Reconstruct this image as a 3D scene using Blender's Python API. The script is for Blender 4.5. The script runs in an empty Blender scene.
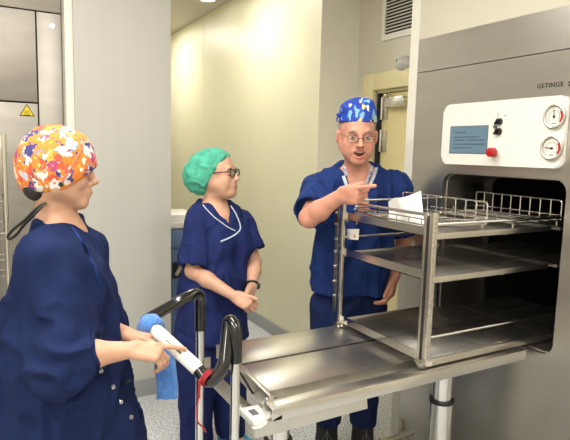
import bpy, bmesh, math
import numpy as np
from math import sin, cos, pi, radians, atan2, sqrt
from mathutils import Vector, Matrix
from mathutils.bvhtree import BVHTree

SC = bpy.context.scene
COL = SC.collection
# ------------------------------------------------------------------ camera geometry (570 x 440 frame)
FPX = 545.0
CAMH = 1.6
PITCH, ROLL = radians(7.1), radians(1.45)
CAM = np.array([2.29, -2.04, CAMH])
fw0 = np.array([-.8704, .4924, 0.]); fw0 /= np.linalg.norm(fw0)
rt0 = np.array([fw0[1], -fw0[0], 0.])
ZU = np.array([0, 0, 1.])
FW = fw0*cos(PITCH) - ZU*sin(PITCH)
_up = ZU*cos(PITCH) + fw0*sin(PITCH)
CR = rt0*cos(ROLL) + _up*sin(ROLL)
CU = _up*cos(ROLL) - rt0*sin(ROLL)

def ray(px, py): return FW*FPX + CR*(px-285) + CU*(220-py)
def at(px, py, D): return CAM + ray(px, py)*(D/FPX)          # survey: image measurement + depth -> place in the room
def onz(px, py, z): d = ray(px, py); return CAM + d*((z-CAM[2])/d[2])
def onx(px, py, x): d = ray(px, py); return CAM + d*((x-CAM[0])/d[0])
def ony(px, py, y): d = ray(px, py); return CAM + d*((y-CAM[1])/d[1])
def nrm(v): v = np.array(v, float); return v/np.linalg.norm(v)
V = lambda *a: np.array(a if len(a) > 1 else a[0], float)

# ------------------------------------------------------------------ materials
MATS = {}
def mat(name, col, rough=.5, metal=0., var=0., vscale=20., bump=0., bscale=60., emit=0., spec=.5, sss=0., stretch=None, coat=0., trans=0., sheen=0.):
    m = bpy.data.materials.new(name); m.use_nodes = True
    nt = m.node_tree; N = nt.nodes; L = nt.links
    b = N['Principled BSDF']
    b.inputs['Base Color'].default_value = (*col, 1)
    b.inputs['Roughness'].default_value = rough
    b.inputs['Metallic'].default_value = metal
    b.inputs['Specular IOR Level'].default_value = spec
    if coat: b.inputs['Coat Weight'].default_value = coat; b.inputs['Coat Roughness'].default_value = .1
    if trans: b.inputs['Transmission Weight'].default_value = trans
    if sheen: b.inputs['Sheen Weight'].default_value = sheen
    if sss:
        b.inputs['Subsurface Weight'].default_value = sss
        b.inputs['Subsurface Radius'].default_value = (.9, .3, .15)
        b.inputs['Subsurface Scale'].default_value = .01
    if emit:
        b.inputs['Emission Color'].default_value = (*col, 1); b.inputs['Emission Strength'].default_value = emit
    tc = N.new('ShaderNodeTexCoord'); mp = N.new('ShaderNodeMapping')
    L.new(tc.outputs['Object'], mp.inputs['Vector'])
    if stretch: mp.inputs['Scale'].default_value = stretch
    if var:
        n = N.new('ShaderNodeTexNoise'); n.inputs['Scale'].default_value = vscale; n.inputs['Detail'].default_value = 3
        L.new(mp.outputs[0], n.inputs['Vector'])
        r = N.new('ShaderNodeMapRange'); r.inputs[1].default_value = .3; r.inputs[2].default_value = .7
        r.inputs[3].default_value = 1-var; r.inputs[4].default_value = 1+var
        L.new(n.outputs['Fac'], r.inputs[0])
        mx = N.new('ShaderNodeVectorMath'); mx.operation = 'SCALE'; mx.inputs[0].default_value = col
        L.new(r.outputs[0], mx.inputs['Scale']); L.new(mx.outputs[0], b.inputs['Base Color'])
    if bump:
        n2 = N.new('ShaderNodeTexNoise'); n2.inputs['Scale'].default_value = bscale; n2.inputs['Detail'].default_value = 4
        L.new(mp.outputs[0], n2.inputs['Vector'])
        bp = N.new('ShaderNodeBump'); bp.inputs['Strength'].default_value = bump; bp.inputs['Distance'].default_value = .004
        L.new(n2.outputs['Fac'], bp.inputs['Height']); L.new(bp.outputs[0], b.inputs['Normal'])
    MATS[name] = m
    return m

M = {}
M['cream'] = mat('cream_wall_paint', (.66, .62, .51), .35, var=.02, vscale=3)
M['pillar'] = mat('grey_beige_wall_panel', (.55, .54, .50), .45, var=.025, vscale=14, stretch=(1, 1, .05))
M['yellow'] = mat('pale_yellow_wall_panel', (.74, .71, .52), .42, var=.015, vscale=5)
M['greywall'] = mat('grey_return_panel', (.80, .77, .68), .4, var=.02, vscale=8)
M['trimwhite'] = mat('white_corner_trim', (.80, .78, .70), .4)
M['ceil'] = mat('ceiling_tile', (.58, .55, .46), .7, var=.02)
M['doorY'] = mat('yellow_door_laminate', (.82, .72, .38), .4, var=.02)
M['doorF'] = mat('yellow_door_frame_paint', (.80, .72, .42), .4)
M['skirt'] = mat('grey_vinyl_skirting', (.33, .34, .34), .5)
M['steel'] = mat('brushed_steel', (.63, .60, .55), .30, 1, var=.05, vscale=6, bump=.10, bscale=90, stretch=(1, 1, 14))
M['steelH'] = mat('horizontally_brushed_steel', (.60, .57, .52), .33, 1, var=.07, vscale=5, bump=.10, bscale=60, stretch=(1, 1, 12))
M['steelL'] = mat('steel_cladding', (.60, .575, .53), .36, 1, var=.05, vscale=3, bump=.05, bscale=30, stretch=(1, 1, 3))
M['plate'] = mat('satin_steel_plate', (.66, .64, .59), .33, 1, var=.05, vscale=4, bump=.06, bscale=90, stretch=(14, 1, 1))
M['chrome'] = mat('polished_chrome', (.72, .71, .68), .16, 1)
M['wire'] = mat('bright_steel_wire', (.80, .78, .72), .25, 1)
M['chamber'] = mat('shade_darkened_chamber_steel', (.05, .048, .045), .5, .6)  # plain steel; the darkness of the deep chamber is put into its colour
M['black'] = mat('black_plastic', (.012, .012, .014), .35)
M['blackgl'] = mat('glossy_black_foam', (.008, .008, .009), .16, coat=.5)
M['rubber'] = mat('black_rubber', (.015, .015, .016), .7)
M['white'] = mat('white_plastic', (.85, .84, .79), .3, coat=.2)
M['paper'] = mat('white_paper', (.88, .88, .84), .8, bump=.2, bscale=25)
M['red'] = mat('red_plastic', (.45, .012, .015), .35)
M['cord'] = mat('red_nylon_cord', (.33, .02, .03), .7)
M['navy'] = mat('navy_scrub_cotton', (.013, .022, .105), .85, var=.12, vscale=14, bump=.25, bscale=120, spec=.2)
M['navy2'] = mat('royal_navy_scrub_cotton', (.012, .033, .150), .85, var=.12, vscale=12, bump=.25, bscale=120, spec=.2)
M['navyD'] = mat('dark_navy_coat_cotton', (.008, .017, .072), .85, var=.15, vscale=12, bump=.3, bscale=120, spec=.2)
M['piping'] = mat('pale_blue_piping', (.50, .58, .72), .7)
M['skinM'] = mat('light_skin', (.60, .34, .235), .5, var=.08, vscale=30, sss=.15, bump=.05, bscale=300)
M['skinO'] = mat('ruddy_skin', (.62, .29, .205), .48, var=.12, vscale=22, sss=.15, bump=.12, bscale=160)
M['skinL'] = mat('warm_skin', (.60, .34, .23), .5, var=.08, vscale=26, sss=.15, bump=.05, bscale=300)
M['lip'] = mat('lip_skin', (.45, .14, .12), .4)
M['mouth'] = mat('dark_mouth', (.10, .02, .02), .5)
M['teeth'] = mat('tooth_enamel', (.75, .70, .58), .3)
M['eye'] = mat('eye_white', (.75, .72, .68), .2)
M['iris'] = mat('brown_iris', (.03, .02, .015), .2)
M['brow'] = mat('brow_hair', (.10, .06, .04), .8)
M['browg'] = mat('grey_brow_hair', (.28, .22, .18), .8)
M['hair'] = mat('dark_brown_hair', (.022, .014, .011), .5, bump=.6, bscale=150, stretch=(1, 1, .15))
M['hairg'] = mat('grey_hair', (.3, .28, .26), .6, bump=.5, bscale=150)
M['bouf'] = mat('green_nonwoven_cap', (.07, .42, .29), .75, var=.22, vscale=22, bump=.5, bscale=70)
M['blueplast'] = mat('blue_overshoe_film', (.05, .32, .55), .3, var=.3, vscale=40, bump=.8, bscale=60)
M['cloth'] = mat('blue_microfibre', (.08, .24, .66), .9, var=.15, vscale=60, bump=.8, bscale=200, sheen=.3)
M['cab'] = mat('blue_cabinet_laminate', (.13, .20, .36), .4)
M['wtop'] = mat('white_worktop', (.8, .78, .72), .3)
M['label_y'] = mat('warning_yellow', (.85, .62, .03), .5)
M['print'] = mat('black_print', (.01, .01, .01), .5)
M['printg'] = mat('grey_print', (.12, .12, .13), .5)
M['dial'] = mat('white_dial', (.82, .80, .74), .35)
M['orange'] = mat('orange_print', (.7, .2, .05), .5)
M['lamp'] = mat('lamp_diffuser', (1., .96, .88), .5, emit=7.)
def clear_lens():
    m = bpy.data.materials.new('thin_clear_lens'); m.use_nodes = True; N = m.node_tree.nodes; L = m.node_tree.links
    t = N.new('ShaderNodeBsdfTransparent'); t.inputs[0].default_value = (.96, .97, .97, 1); g = N.new('ShaderNodeBsdfGlossy'); g.inputs['Roughness'].default_value = .05
    x = N.new('ShaderNodeMixShader'); x.inputs[0].default_value = .07; L.new(t.outputs[0], x.inputs[1]); L.new(g.outputs[0], x.inputs[2]); L.new(x.outputs[0], N['Material Output'].inputs['Surface']); return m
M['glass'] = clear_lens()
M['lid'] = mat('eyelid_skin', (.52, .26, .185), .55)
M['screen'] = mat('blue_display', (.10, .165, .215), .2, emit=.35)
M['screenl'] = mat('display_dark_text', (.035, .07, .12), .3)

M['perfbar'] = mat('dark_steel_strip', (.34, .33, .31), .35, 1)
M['clad'] = mat('matt_steel_cladding', (.42, .395, .36), .55, 1, var=.07, vscale=4, bump=.05, bscale=30, stretch=(1, 1, 3))
def floor_mat():
    m = bpy.data.materials.new('speckled_grey_vinyl'); m.use_nodes = True
    N = m.node_tree.nodes; L = m.node_tree.links; b = N['Principled BSDF']
    tc = N.new('ShaderNodeTexCoord')
    n = N.new('ShaderNodeTexNoise'); n.inputs['Scale'].default_value = 80; n.inputs['Detail'].default_value = 5
    L.new(tc.outputs['Object'], n.inputs['Vector'])
    r = N.new('ShaderNodeValToRGB')
    r.color_ramp.elements[0].position = .40; r.color_ramp.elements[0].color = (.40, .42, .45, 1)
    r.color_ramp.elements[1].position = .60; r.color_ramp.elements[1].color = (.74, .76, .78, 1)
    L.new(n.outputs['Fac'], r.inputs[0]); L.new(r.outputs[0], b.inputs['Base Color'])
    b.inputs['Roughness'].default_value = .35
    return m
M['floor'] = floor_mat()

def perf_mat():
    """perforated sheet: staggered round holes through the steel"""
    m = bpy.data.materials.new('perforated_steel_sheet'); m.use_nodes = True
    N = m.node_tree.nodes; L = m.node_tree.links; b = N['Principled BSDF']; out = N['Material Output']
    b.inputs['Base Color'].default_value = (.30, .285, .26, 1); b.inputs['Metallic'].default_value = 1; b.inputs['Roughness'].default_value = .45
    tc = N.new('ShaderNodeTexCoord'); sp = N.new('ShaderNodeSeparateXYZ'); L.new(tc.outputs['Object'], sp.inputs[0])
    def mth(op, a, c=None):
        n = N.new('ShaderNodeMath'); n.operation = op
        for i, v in enumerate((a, c)):
            if v is None: continue
            if isinstance(v, (int, float)): n.inputs[i].default_value = v
            else: L.new(v, n.inputs[i])
        return n.outputs[0]
    def dots(off):
        p = .013
        d = []
        for k, q in (('X', p), ('Y', p*1.732)):
            u = mth('FRACT', mth('ADD', mth('DIVIDE', sp.outputs[k], q), off+50))
            u = mth('MULTIPLY', mth('SUBTRACT', u, .5), q)
            d.append(mth('MULTIPLY', u, u))
        return mth('LESS_THAN', mth('SQRT', mth('ADD', d[0], d[1])), .0049)
    hole = mth('MAXIMUM', dots(0), dots(.5))
    tr = N.new('ShaderNodeBsdfTransparent'); mx = N.new('ShaderNodeMixShader')
    L.new(hole, mx.inputs[0]); L.new(b.outputs[0], mx.inputs[1]); L.new(tr.outputs[0], mx.inputs[2]); L.new(mx.outputs[0], out.inputs['Surface'])
    return m
M['perf'] = perf_mat()

def pattern_mat(name, ground, layers, rough=.75, nzs=.8):
    """printed cotton: layers = (scale, threshold, colour list, warp)"""
    m = bpy.data.materials.new(name); m.use_nodes = True
    N = m.node_tree.nodes; L = m.node_tree.links; b = N['Principled BSDF']; b.inputs['Roughness'].default_value = rough
    tc = N.new('ShaderNodeTexCoord'); cur = None
    base = N.new('ShaderNodeRGB'); base.outputs[0].default_value = (*ground, 1); cur = base.outputs[0]
    for i, (scale, lo, cols, warp, stretch) in enumerate(layers):
        mp = N.new('ShaderNodeMapping'); mp.inputs['Location'].default_value = (i*1.7, i*2.3, i*.9); mp.inputs['Scale'].default_value = stretch
        mp.inputs['Rotation'].default_value = (.4*i, .5, .8*i)
        L.new(tc.outputs['Object'], mp.inputs[0])
        nz = N.new('ShaderNodeTexNoise'); nz.inputs['Scale'].default_value = scale*nzs; L.new(mp.outputs[0], nz.inputs['Vector'])
        ad = N.new('ShaderNodeVectorMath'); ad.operation = 'MULTIPLY_ADD'; ad.inputs[1].default_value = (warp,)*3
        L.new(nz.outputs['Color'], ad.inputs[0]); L.new(mp.outputs[0], ad.inputs[2])
        v = N.new('ShaderNodeTexVoronoi'); v.inputs['Scale'].default_value = scale; L.new(ad.outputs[0], v.inputs['Vector'])
        lt = N.new('ShaderNodeMath'); lt.operation = 'LESS_THAN'; lt.inputs[1].default_value = lo; L.new(v.outputs['Distance'], lt.inputs[0])
        sp = N.new('ShaderNodeSeparateColor'); L.new(v.outputs['Color'], sp.inputs[0])
        cr = N.new('ShaderNodeValToRGB'); cr.color_ramp.interpolation = 'CONSTANT'
        while len(cr.color_ramp.elements) < len(cols): cr.color_ramp.elements.new(.5)
        for j, c in enumerate(cols):
            cr.color_ramp.elements[j].position = j/len(cols); cr.color_ramp.elements[j].color = (*c, 1)
        L.new(sp.outputs[0], cr.inputs[0])
        mx = N.new('ShaderNodeMix'); mx.data_type = 'RGBA'
        L.new(lt.outputs[0], mx.inputs[0]); L.new(cur, mx.inputs[6]); L.new(cr.outputs[0], mx.inputs[7]); cur = mx.outputs[2]
    L.new(cur, b.inputs['Base Color'])
    return m
M['capL'] = pattern_mat('orange_floral_cotton', (.78, .24, .035), [
    (26, .42, [(.78, .76, .70), (.80, .40, .06), (.70, .10, .05), (.78, .76, .70)], .06, (1, 1, .7)),
    (22, .40, [(.55, .60, .72), (.06, .05, .22), (.80, .78, .74), (.45, .06, .20), (.78, .30, .04)], .05, (1, 1, 1)),
    (34, .30, [(.05, .06, .28), (.80, .80, .74), (.25, .08, .25), (.16, .28, .50)], .045, (1, 1, 1)),
    (60, .28, [(.78, .50, .10), (.65, .12, .10), (.05, .05, .20), (.8, .78, .72)], .02, (1, 1, 1))], nzs=1.9)
M['capM'] = pattern_mat('blue_print_cotton', (.012, .05, .40), [
    (24, .26, [(.03, .13, .55), (.008, .03, .28), (.03, .13, .55)], .03, (1, 1, .7)),
    (27, .42, [(.72, .76, .80), (.20, .45, .72), (.62, .58, .20), (.012, .05, .40), (.20, .45, .72)], .05, (1.4, 1.4, .7))])
M['lany'] = pattern_mat('blue_white_lanyard_weave', (.42, .52, .70), [(90, .38, [(.03, .06, .25), (.75, .78, .82), (.03, .08, .3)], .01, (1, 1, 1))])

# ------------------------------------------------------------------ object helpers
ORG = {}
def tag(o, label=None, cat=None, group=None, kind=None):
    if label: o['label'] = label
    if cat: o['category'] = cat
    if group: o['group'] = group
    if kind: o['kind'] = kind
    return o
def thing(name, loc, label, cat, group=None, kind=None):
    o = bpy.data.objects.new(name, None); o.empty_display_size = .1; COL.objects.link(o)
    o.location = loc; ORG[o.name] = np.array(loc, float)
    return tag(o, label, cat, group, kind)
def org(p): return ORG.get(p.name, np.zeros(3)) if p is not None else np.zeros(3)

def finish(name, me, m, parent=None, sharp=40, loc=None):
    """vertices arrive in world coordinates; they are stored relative to the thing's base"""
    o = bpy.data.objects.new(name, me); COL.objects.link(o)
    if parent is None:
        if loc is None:
            co = np.array([v.co[:] for v in me.vertices]); loc = [(co[:, 0].min()+co[:, 0].max())/2, (co[:, 1].min()+co[:, 1].max())/2, co[:, 2].min()]
        me.transform(Matrix.Translation([-float(x) for x in loc])); o.location = [float(x) for x in loc]; ORG[o.name] = np.array(loc, float)
    else:
        g = org(parent); me.transform(Matrix.Translation([-float(x) for x in g])); o.parent = parent; ORG[o.name] = g
    me.materials.append(m)
    me.polygons.foreach_set('use_smooth', [True]*len(me.polygons))
    if sharp: me.set_sharp_from_angle(angle=radians(sharp))
    return o

class MB:
    def __init__(s): s.b = bmesh.new()
    def _ap(s, vs, Mx):
        for v in vs: v.co = Mx @ v.co
    def box(s, lo, hi, bev=0.):
        lo = np.array(lo, float); hi = np.array(hi, float); c = (lo+hi)/2; d = hi-lo
        r = bmesh.ops.create_cube(s.b, size=1)
        for v in r['verts']: v.co = Vector((v.co.x*d[0]+c[0], v.co.y*d[1]+c[1], v.co.z*d[2]+c[2]))
        if bev: 
            es = list({e for v in r['verts'] for e in v.link_edges})
            bmesh.ops.bevel(s.b, geom=es, offset=bev, segments=2, affect='EDGES', profile=.5)
        return s
    def obox(s, c, ax, half, bev=0.):
        """oriented box: ax = three unit vectors, half = half sizes"""
        r = bmesh.ops.create_cube(s.b, size=2)
        for v in r['verts']:
            p = V(c) + V(ax[0])*v.co.x*half[0] + V(ax[1])*v.co.y*half[1] + V(ax[2])*v.co.z*half[2]; v.co = Vector(p)
        bmesh.ops.recalc_face_normals(s.b, faces=list({f for v in r['verts'] for f in v.link_faces}))
        if bev:
            es = list({e for v in r['verts'] for e in v.link_edges})
            bmesh.ops.bevel(s.b, geom=es, offset=bev, segments=2, affect='EDGES', profile=.5)
        return s
    def tube(s, pts, r, seg=12, closed=False, cap=True, flat=None):
        pts = [V(p) for p in pts]; n = len(pts)
        rs = r if hasattr(r, '__len__') else [r]*n
        T = []
        for i in range(n):
            a = pts[(i-1) % n] if (closed or i > 0) else pts[0]; c = pts[(i+1) % n] if (closed or i < n-1) else pts[-1]
            T.append(nrm(c-a))
        u = np.cross(T[0], [0, 0, 1.]); 
        if np.linalg.norm(u) < .1: u = np.cross(T[0], [1., 0, 0])
        u = nrm(u); rings = []
        for i in range(n):
            u = nrm(u - T[i]*(u@T[i])); w = np.cross(T[i], u)
            ring = []
            for k in range(seg):
                a = 2*pi*k/seg
                ring.append(s.b.verts.new(Vector(pts[i] + rs[i]*(cos(a)*u + sin(a)*w*(flat or 1)))))
            rings.append(ring)
        m = n if closed else n-1
        for i in range(m):
            A, B = rings[i], rings[(i+1) % n]
            for k in range(seg):
                s.b.faces.new((A[k], A[(k+1) % seg], B[(k+1) % seg], B[k]))
        if cap and not closed:
            s.b.faces.new(rings[0][::-1]); s.b.faces.new(rings[-1])
        return s
    def cyl(s, p0, p1, r0, r1=None, seg=24): return s.tube([p0, p1], [r0, r0 if r1 is None else r1], seg)
    def ball(s, c, r, seg=16, sc=(1, 1, 1), ax=None):
        q = bmesh.ops.create_uvsphere(s.b, u_segments=seg, v_segments=max(6, seg*2//3), radius=1)
        ax = ax or (V(1, 0, 0), V(0, 1, 0), V(0, 0, 1))
        for v in q['verts']:
            v.co = Vector(V(c) + r*(ax[0]*v.co.x*sc[0] + ax[1]*v.co.y*sc[1] + ax[2]*v.co.z*sc[2]))
        return s
    def prism(s, poly, d):
        """poly = list of 3-D points, extruded by vector d"""
        d = V(d); a = [s.b.verts.new(Vector(p)) for p in poly]; c = [s.b.verts.new(Vector(V(p)+d)) for p in poly]
        n = len(a); s.b.faces.new(a[::-1]); s.b.faces.new(c)
        for i in range(n): s.b.faces.new((a[i], a[(i+1) % n], c[(i+1) % n], c[i]))
        return s
    def frame(s, outer, inner, d):
        """plate with a hole: outer and inner loops with the same number of points, extruded by d"""
        d = V(d); n = len(outer)
        mk = lambda L_, off: [s.b.verts.new(Vector(V(p)+off)) for p in L_]
        o0, i0, o1, i1 = mk(outer, 0*d), mk(inner, 0*d), mk(outer, d), mk(inner, d)
        for k in range(n):
            j = (k+1) % n
            s.b.faces.new((o0[k], i0[k], i0[j], o0[j])); s.b.faces.new((o1[k], o1[j], i1[j], i1[k]))
            s.b.faces.new((o0[k], o0[j], o1[j], o1[k])); s.b.faces.new((i0[k], i1[k], i1[j], i0[j]))
        return s
    def strip(s, pts, side, w, th, nrmv=None):
        """flat ribbon along pts; side = list/one vector for the width direction"""
        prev = None; n = len(pts)
        for i, p in enumerate(pts):
            p = V(p); sd = V(side[i]) if np.ndim(side) == 2 else V(side)
            t = nrm(V(pts[min(i+1, n-1)])-V(pts[max(i-1, 0)])); nn = nrm(np.cross(t, sd))
            q = [s.b.verts.new(Vector(p+sd*a*w/2+nn*c*th/2)) for a, c in ((-1, -1), (1, -1), (1, 1), (-1, 1))]
            if prev:
                for k in range(4): s.b.faces.new((prev[k], prev[(k+1) % 4], q[(k+1) % 4], q[k]))
            else: s.b.faces.new(q[::-1])
            prev = q
        s.b.faces.new(prev); return s
    def build(s, name, m, parent=None, sharp=40, loc=None):
        bmesh.ops.recalc_face_normals(s.b, faces=s.b.faces)
        me = bpy.data.meshes.new(name); s.b.to_mesh(me); s.b.free()
        return finish(name, me, m, parent, sharp, loc)

def fillet(pts, r, n=6):
    pts = [V(p) for p in pts]; out = [pts[0]]
    for i in range(1, len(pts)-1):
        a, p, c = pts[i-1], pts[i], pts[i+1]
        rr = min(r if not hasattr(r, '__len__') else r[i-1], .48*np.linalg.norm(a-p), .48*np.linalg.norm(c-p))
        s0 = p + nrm(a-p)*rr; s1 = p + nrm(c-p)*rr
        for k in range(n+1):
            t = k/n; out.append((1-t)**2*s0 + 2*t*(1-t)*p + t*t*s1)
    out.append(pts[-1]); return out
def spline(pts, n=8):
    pts = [V(p) for p in pts]; out = []; P = [2*pts[0]-pts[1]] + pts + [2*pts[-1]-pts[-2]]
    for i in range(1, len(P)-2):
        for k in range(n):
            t = k/n; a, b_, c, d = P[i-1], P[i], P[i+1], P[i+2]
            out.append(.5*((2*b_)+(-a+c)*t+(2*a-5*b_+4*c-d)*t*t+(-a+3*b_-3*c+d)*t**3))
    out.append(pts[-1]); return out
def rrect(x0, x1, z0, z1, r, n=6):
    out = []
    for cx, cz, a0 in ((x1-r, z1-r, 0), (x0+r, z1-r, 90), (x0+r, z0+r, 180), (x1-r, z0+r, 270)):
        for k in range(n+1):
            a = radians(a0+90*k/n); out.append((cx+r*cos(a), cz+r*sin(a)))
    return out
def struct(name, mb, m, parent=None):
    o = mb.build(name, m, parent)
    if parent is None: o['kind'] = 'structure'
    return o

# ------------------------------------------------------------------ signed-distance modelling (organic bodies and clothes)
class Field:
    def __init__(s, lo, hi, h):
        s.h = h; s.lo = V(lo); s.n = np.ceil((V(hi)-s.lo)/h).astype(int)+1
        s.A = np.full(s.n, .08, np.float32); s.ax = [(s.lo[i]+np.arange(s.n[i])*h).astype(np.float32) for i in range(3)]
    def sub(s, lo, hi):
        i0 = np.clip(np.floor((lo-s.lo)/s.h).astype(int), 0, s.n-1); i1 = np.clip(np.ceil((hi-s.lo)/s.h).astype(int)+1, 1, s.n)
        sl = tuple(slice(i0[i], max(i1[i], i0[i]+1)) for i in range(3))
        return sl, (s.ax[0][sl[0]][:, None, None], s.ax[1][sl[1]][None, :, None], s.ax[2][sl[2]][None, None, :])
    def put(s, sl, d, k, op='add'):
        a = s.A[sl]; d = d.astype(np.float32)
        if op == 'sub': a = -a
        h = np.maximum(k-np.abs(a-d), 0)/k if k > 0 else 0
        r = np.minimum(a, d) - h*h*k*.25
        s.A[sl] = -r if op == 'sub' else r
    def cap(s, p0, p1, r0, r1=None, k=.012, n=None, sq=1., op='add', cut=None, hollow=0., hl=.03):
        p0 = V(p0); p1 = V(p1); r1 = r0 if r1 is None else r1
        pad = max(r0, r1)*max(1, sq)+k+.02
        sl, (X, Y, Z) = s.sub(np.minimum(p0, p1)-pad, np.maximum(p0, p1)+pad)
        x, y, z = X-p0[0], Y-p0[1], Z-p0[2]; a = p1-p0
        real = (x, y, z)
        if n is not None:
            n = nrm(n); c = (x*n[0]+y*n[1]+z*n[2])*(1/sq-1); x, y, z = x+c*n[0], y+c*n[1], z+c*n[2]
            a2 = a+n*(a@n)*(1/sq-1)
        else: a2 = a
        L2 = max(a2@a2, 1e-9)
        t = np.clip((x*a2[0]+y*a2[1]+z*a2[2])/L2, 0, 1)
        R = r0+(r1-r0)*t
        d = np.sqrt((x-t*a2[0])**2+(y-t*a2[1])**2+(z-t*a2[2])**2)-R
        if cut is not None:                       # open-ended sleeve / leg cut square at p1
            ah = nrm(a if cut is True else cut); al = (real[0]-a[0])*ah[0]+(real[1]-a[1])*ah[1]+(real[2]-a[2])*ah[2]
            if hollow:
                inner = np.maximum(d+hollow, -(al+hl)); d = np.maximum(d, -inner)
            d = np.maximum(d, al)
        s.put(sl, d, k, op)
    def ell(s, c, rad, ax=None, k=.012, op='add'):
        c = V(c); rad = V(rad); pad = rad.max()+k+.02
        sl, (X, Y, Z) = s.sub(c-pad, c+pad); x, y, z = X-c[0], Y-c[1], Z-c[2]
        if ax is not None: x, y, z = [x*a[0]+y*a[1]+z*a[2] for a in ax]
        k0 = np.sqrt((x/rad[0])**2+(y/rad[1])**2+(z/rad[2])**2); k1 = np.sqrt((x/rad[0]**2)**2+(y/rad[1]**2)**2+(z/rad[2]**2)**2)
        s.put(sl, k0*(k0-1)/np.maximum(k1, 1e-6), k, op)
    def planes(s, pl, lo, hi, k=.004, op='sub'):
        """convex solid = intersection of half spaces (p, n) subtracted or added inside a box"""
        sl, (X, Y, Z) = s.sub(V(lo), V(hi)); d = None
        for p, n in pl:
            n = nrm(n); e = (X-p[0])*n[0]+(Y-p[1])*n[1]+(Z-p[2])*n[2]; d = e if d is None else np.maximum(d, e)
        s.put(sl, d, k, op)
    def cutbelow(s, z):
        s.A = np.maximum(s.A, (z-s.ax[2])[None, None, :]).astype(np.float32)
    def mesh(s):
        A = s.A; ins = A < 0
        c = [ins[i:ins.shape[0]-1+i, j:ins.shape[1]-1+j, k:ins.shape[2]-1+k] for i in (0, 1) for j in (0, 1) for k in (0, 1)]
        al = c[0] & c[1] & c[2] & c[3] & c[4] & c[5] & c[6] & c[7]; an = c[0] | c[1] | c[2] | c[3] | c[4] | c[5] | c[6] | c[7]
        I, J, K = np.nonzero(an & ~al); N = len(I)
        off = [(i, j, k) for i in (0, 1) for j in (0, 1) for k in (0, 1)]
        val = np.stack([A[I+o[0], J+o[1], K+o[2]] for o in off], 1)
        P = np.zeros((N, 3)); W = np.zeros(N)
        for a in range(8):
            for b_ in range(a+1, 8):
                if sum(abs(off[a][q]-off[b_][q]) for q in range(3)) != 1: continue
                va, vb = val[:, a], val[:, b_]; m = (va < 0) != (vb < 0); t = np.where(m, va/np.where(m, va-vb, 1), 0)
                P += np.where(m[:, None], V(off[a])+t[:, None]*(V(off[b_])-V(off[a])), 0); W += m
        P = (P/W[:, None]+np.stack([I, J, K], 1))*s.h+s.lo
        idx = np.full(A.shape, -1, np.int32); idx[I, J, K] = np.arange(N)
        F = []
        for ax_ in range(3):
            d = [0, 0, 0]; d[ax_] = 1; u = (ax_+1) % 3; w = (ax_+2) % 3
            sl0 = tuple(slice(0, A.shape[q]-d[q]) for q in range(3)); sl1 = tuple(slice(d[q], A.shape[q]) for q in range(3))
            a0, a1 = ins[sl0], ins[sl1]; E_ = np.array(np.nonzero(a0 != a1)).T
            E_ = E_[(E_[:, u] > 0) & (E_[:, w] > 0) & (E_[:, u] < A.shape[u]-1) & (E_[:, w] < A.shape[w]-1)]
            fl = a0[E_[:, 0], E_[:, 1], E_[:, 2]]
            def g(du, dw): q = E_.copy(); q[:, u] -= du; q[:, w] -= dw; return idx[q[:, 0], q[:, 1], q[:, 2]]
            q = np.stack([g(0, 0), g(1, 0), g(1, 1), g(0, 1)], 1); q[~fl] = q[~fl][:, ::-1]
            F.append(q)
        F = np.concatenate(F); F = F[(F >= 0).all(1)]
        return P, F
def vnoise(P):
    """smooth value noise in -1..1 for an (n,3) array"""
    i = np.floor(P).astype(np.int64); f = P-i; f = f*f*(3-2*f); r = 0
    for a in (0, 1):
        for b_ in (0, 1):
            for c in (0, 1):
                q = (i[:, 0]+a)*73856093 ^ (i[:, 1]+b_)*19349663 ^ (i[:, 2]+c)*83492791
                q = (q*1103515245+12345) & 0x7fffffff; q = ((q >> 7) % 10007)/10007.*2-1
                r = r+q*(f[:, 0] if a else 1-f[:, 0])*(f[:, 1] if b_ else 1-f[:, 1])*(f[:, 2] if c else 1-f[:, 2])
    return r
def vnormals(P, F):
    n = np.cross(P[F[:, 2]]-P[F[:, 0]], P[F[:, 3]]-P[F[:, 1]]); o = np.zeros_like(P)
    for k in range(4): np.add.at(o, F[:, k], n)
    return o/np.maximum(np.linalg.norm(o, axis=1), 1e-12)[:, None]
def folds(P, F, amp, sc=(13, 13, 4.5), seed=0):
    """cloth creases: ridged noise along the fall of the fabric"""
    n = vnormals(P, F); Q = P*V(sc)+seed*7.3
    w = np.stack([vnoise(P*4+seed+k*11) for k in range(3)], 1)*1.1
    a = 1-2.4*np.abs(vnoise(Q+w))**.8; b_ = 1-2*np.abs(vnoise(Q*1.9+w+5)); m_ = .55+.45*vnoise(P*5+seed)
    return P+n*(amp*(1.1*a*m_+.6*b_*(1.1-m_)))[:, None]
def relax(P, F, it=2):
    for _ in range(it):
        S = np.zeros_like(P); c = np.zeros(len(P))
        for k in range(4):
            a, b_ = F[:, k], F[:, (k+1) % 4]; np.add.at(S, a, P[b_]); np.add.at(S, b_, P[a]); np.add.at(c, a, 1); np.add.at(c, b_, 1)
        P = P*.5+.5*S/np.maximum(c, 1)[:, None]
    return P
def fmesh(name, P, F, m, parent, sharp=0, loc=None):
    me = bpy.data.meshes.new(name); me.from_pydata(P.tolist(), [], F.tolist()); me.update()
    o = finish(name, me, m, parent, sharp, loc); o['_'] = 0; del o['_']
    return o
def bvh(P, F): return BVHTree.FromPolygons([tuple(p) for p in P], [tuple(int(a) for a in f) for f in F])
def hit(T, px, py, lift=.0):
    d = nrm(ray(px, py)); r = T.ray_cast(Vector(CAM), Vector(d))
    if r[0] is None: return None, None
    return V(r[0])+V(r[1])*lift, V(r[1])
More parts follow.
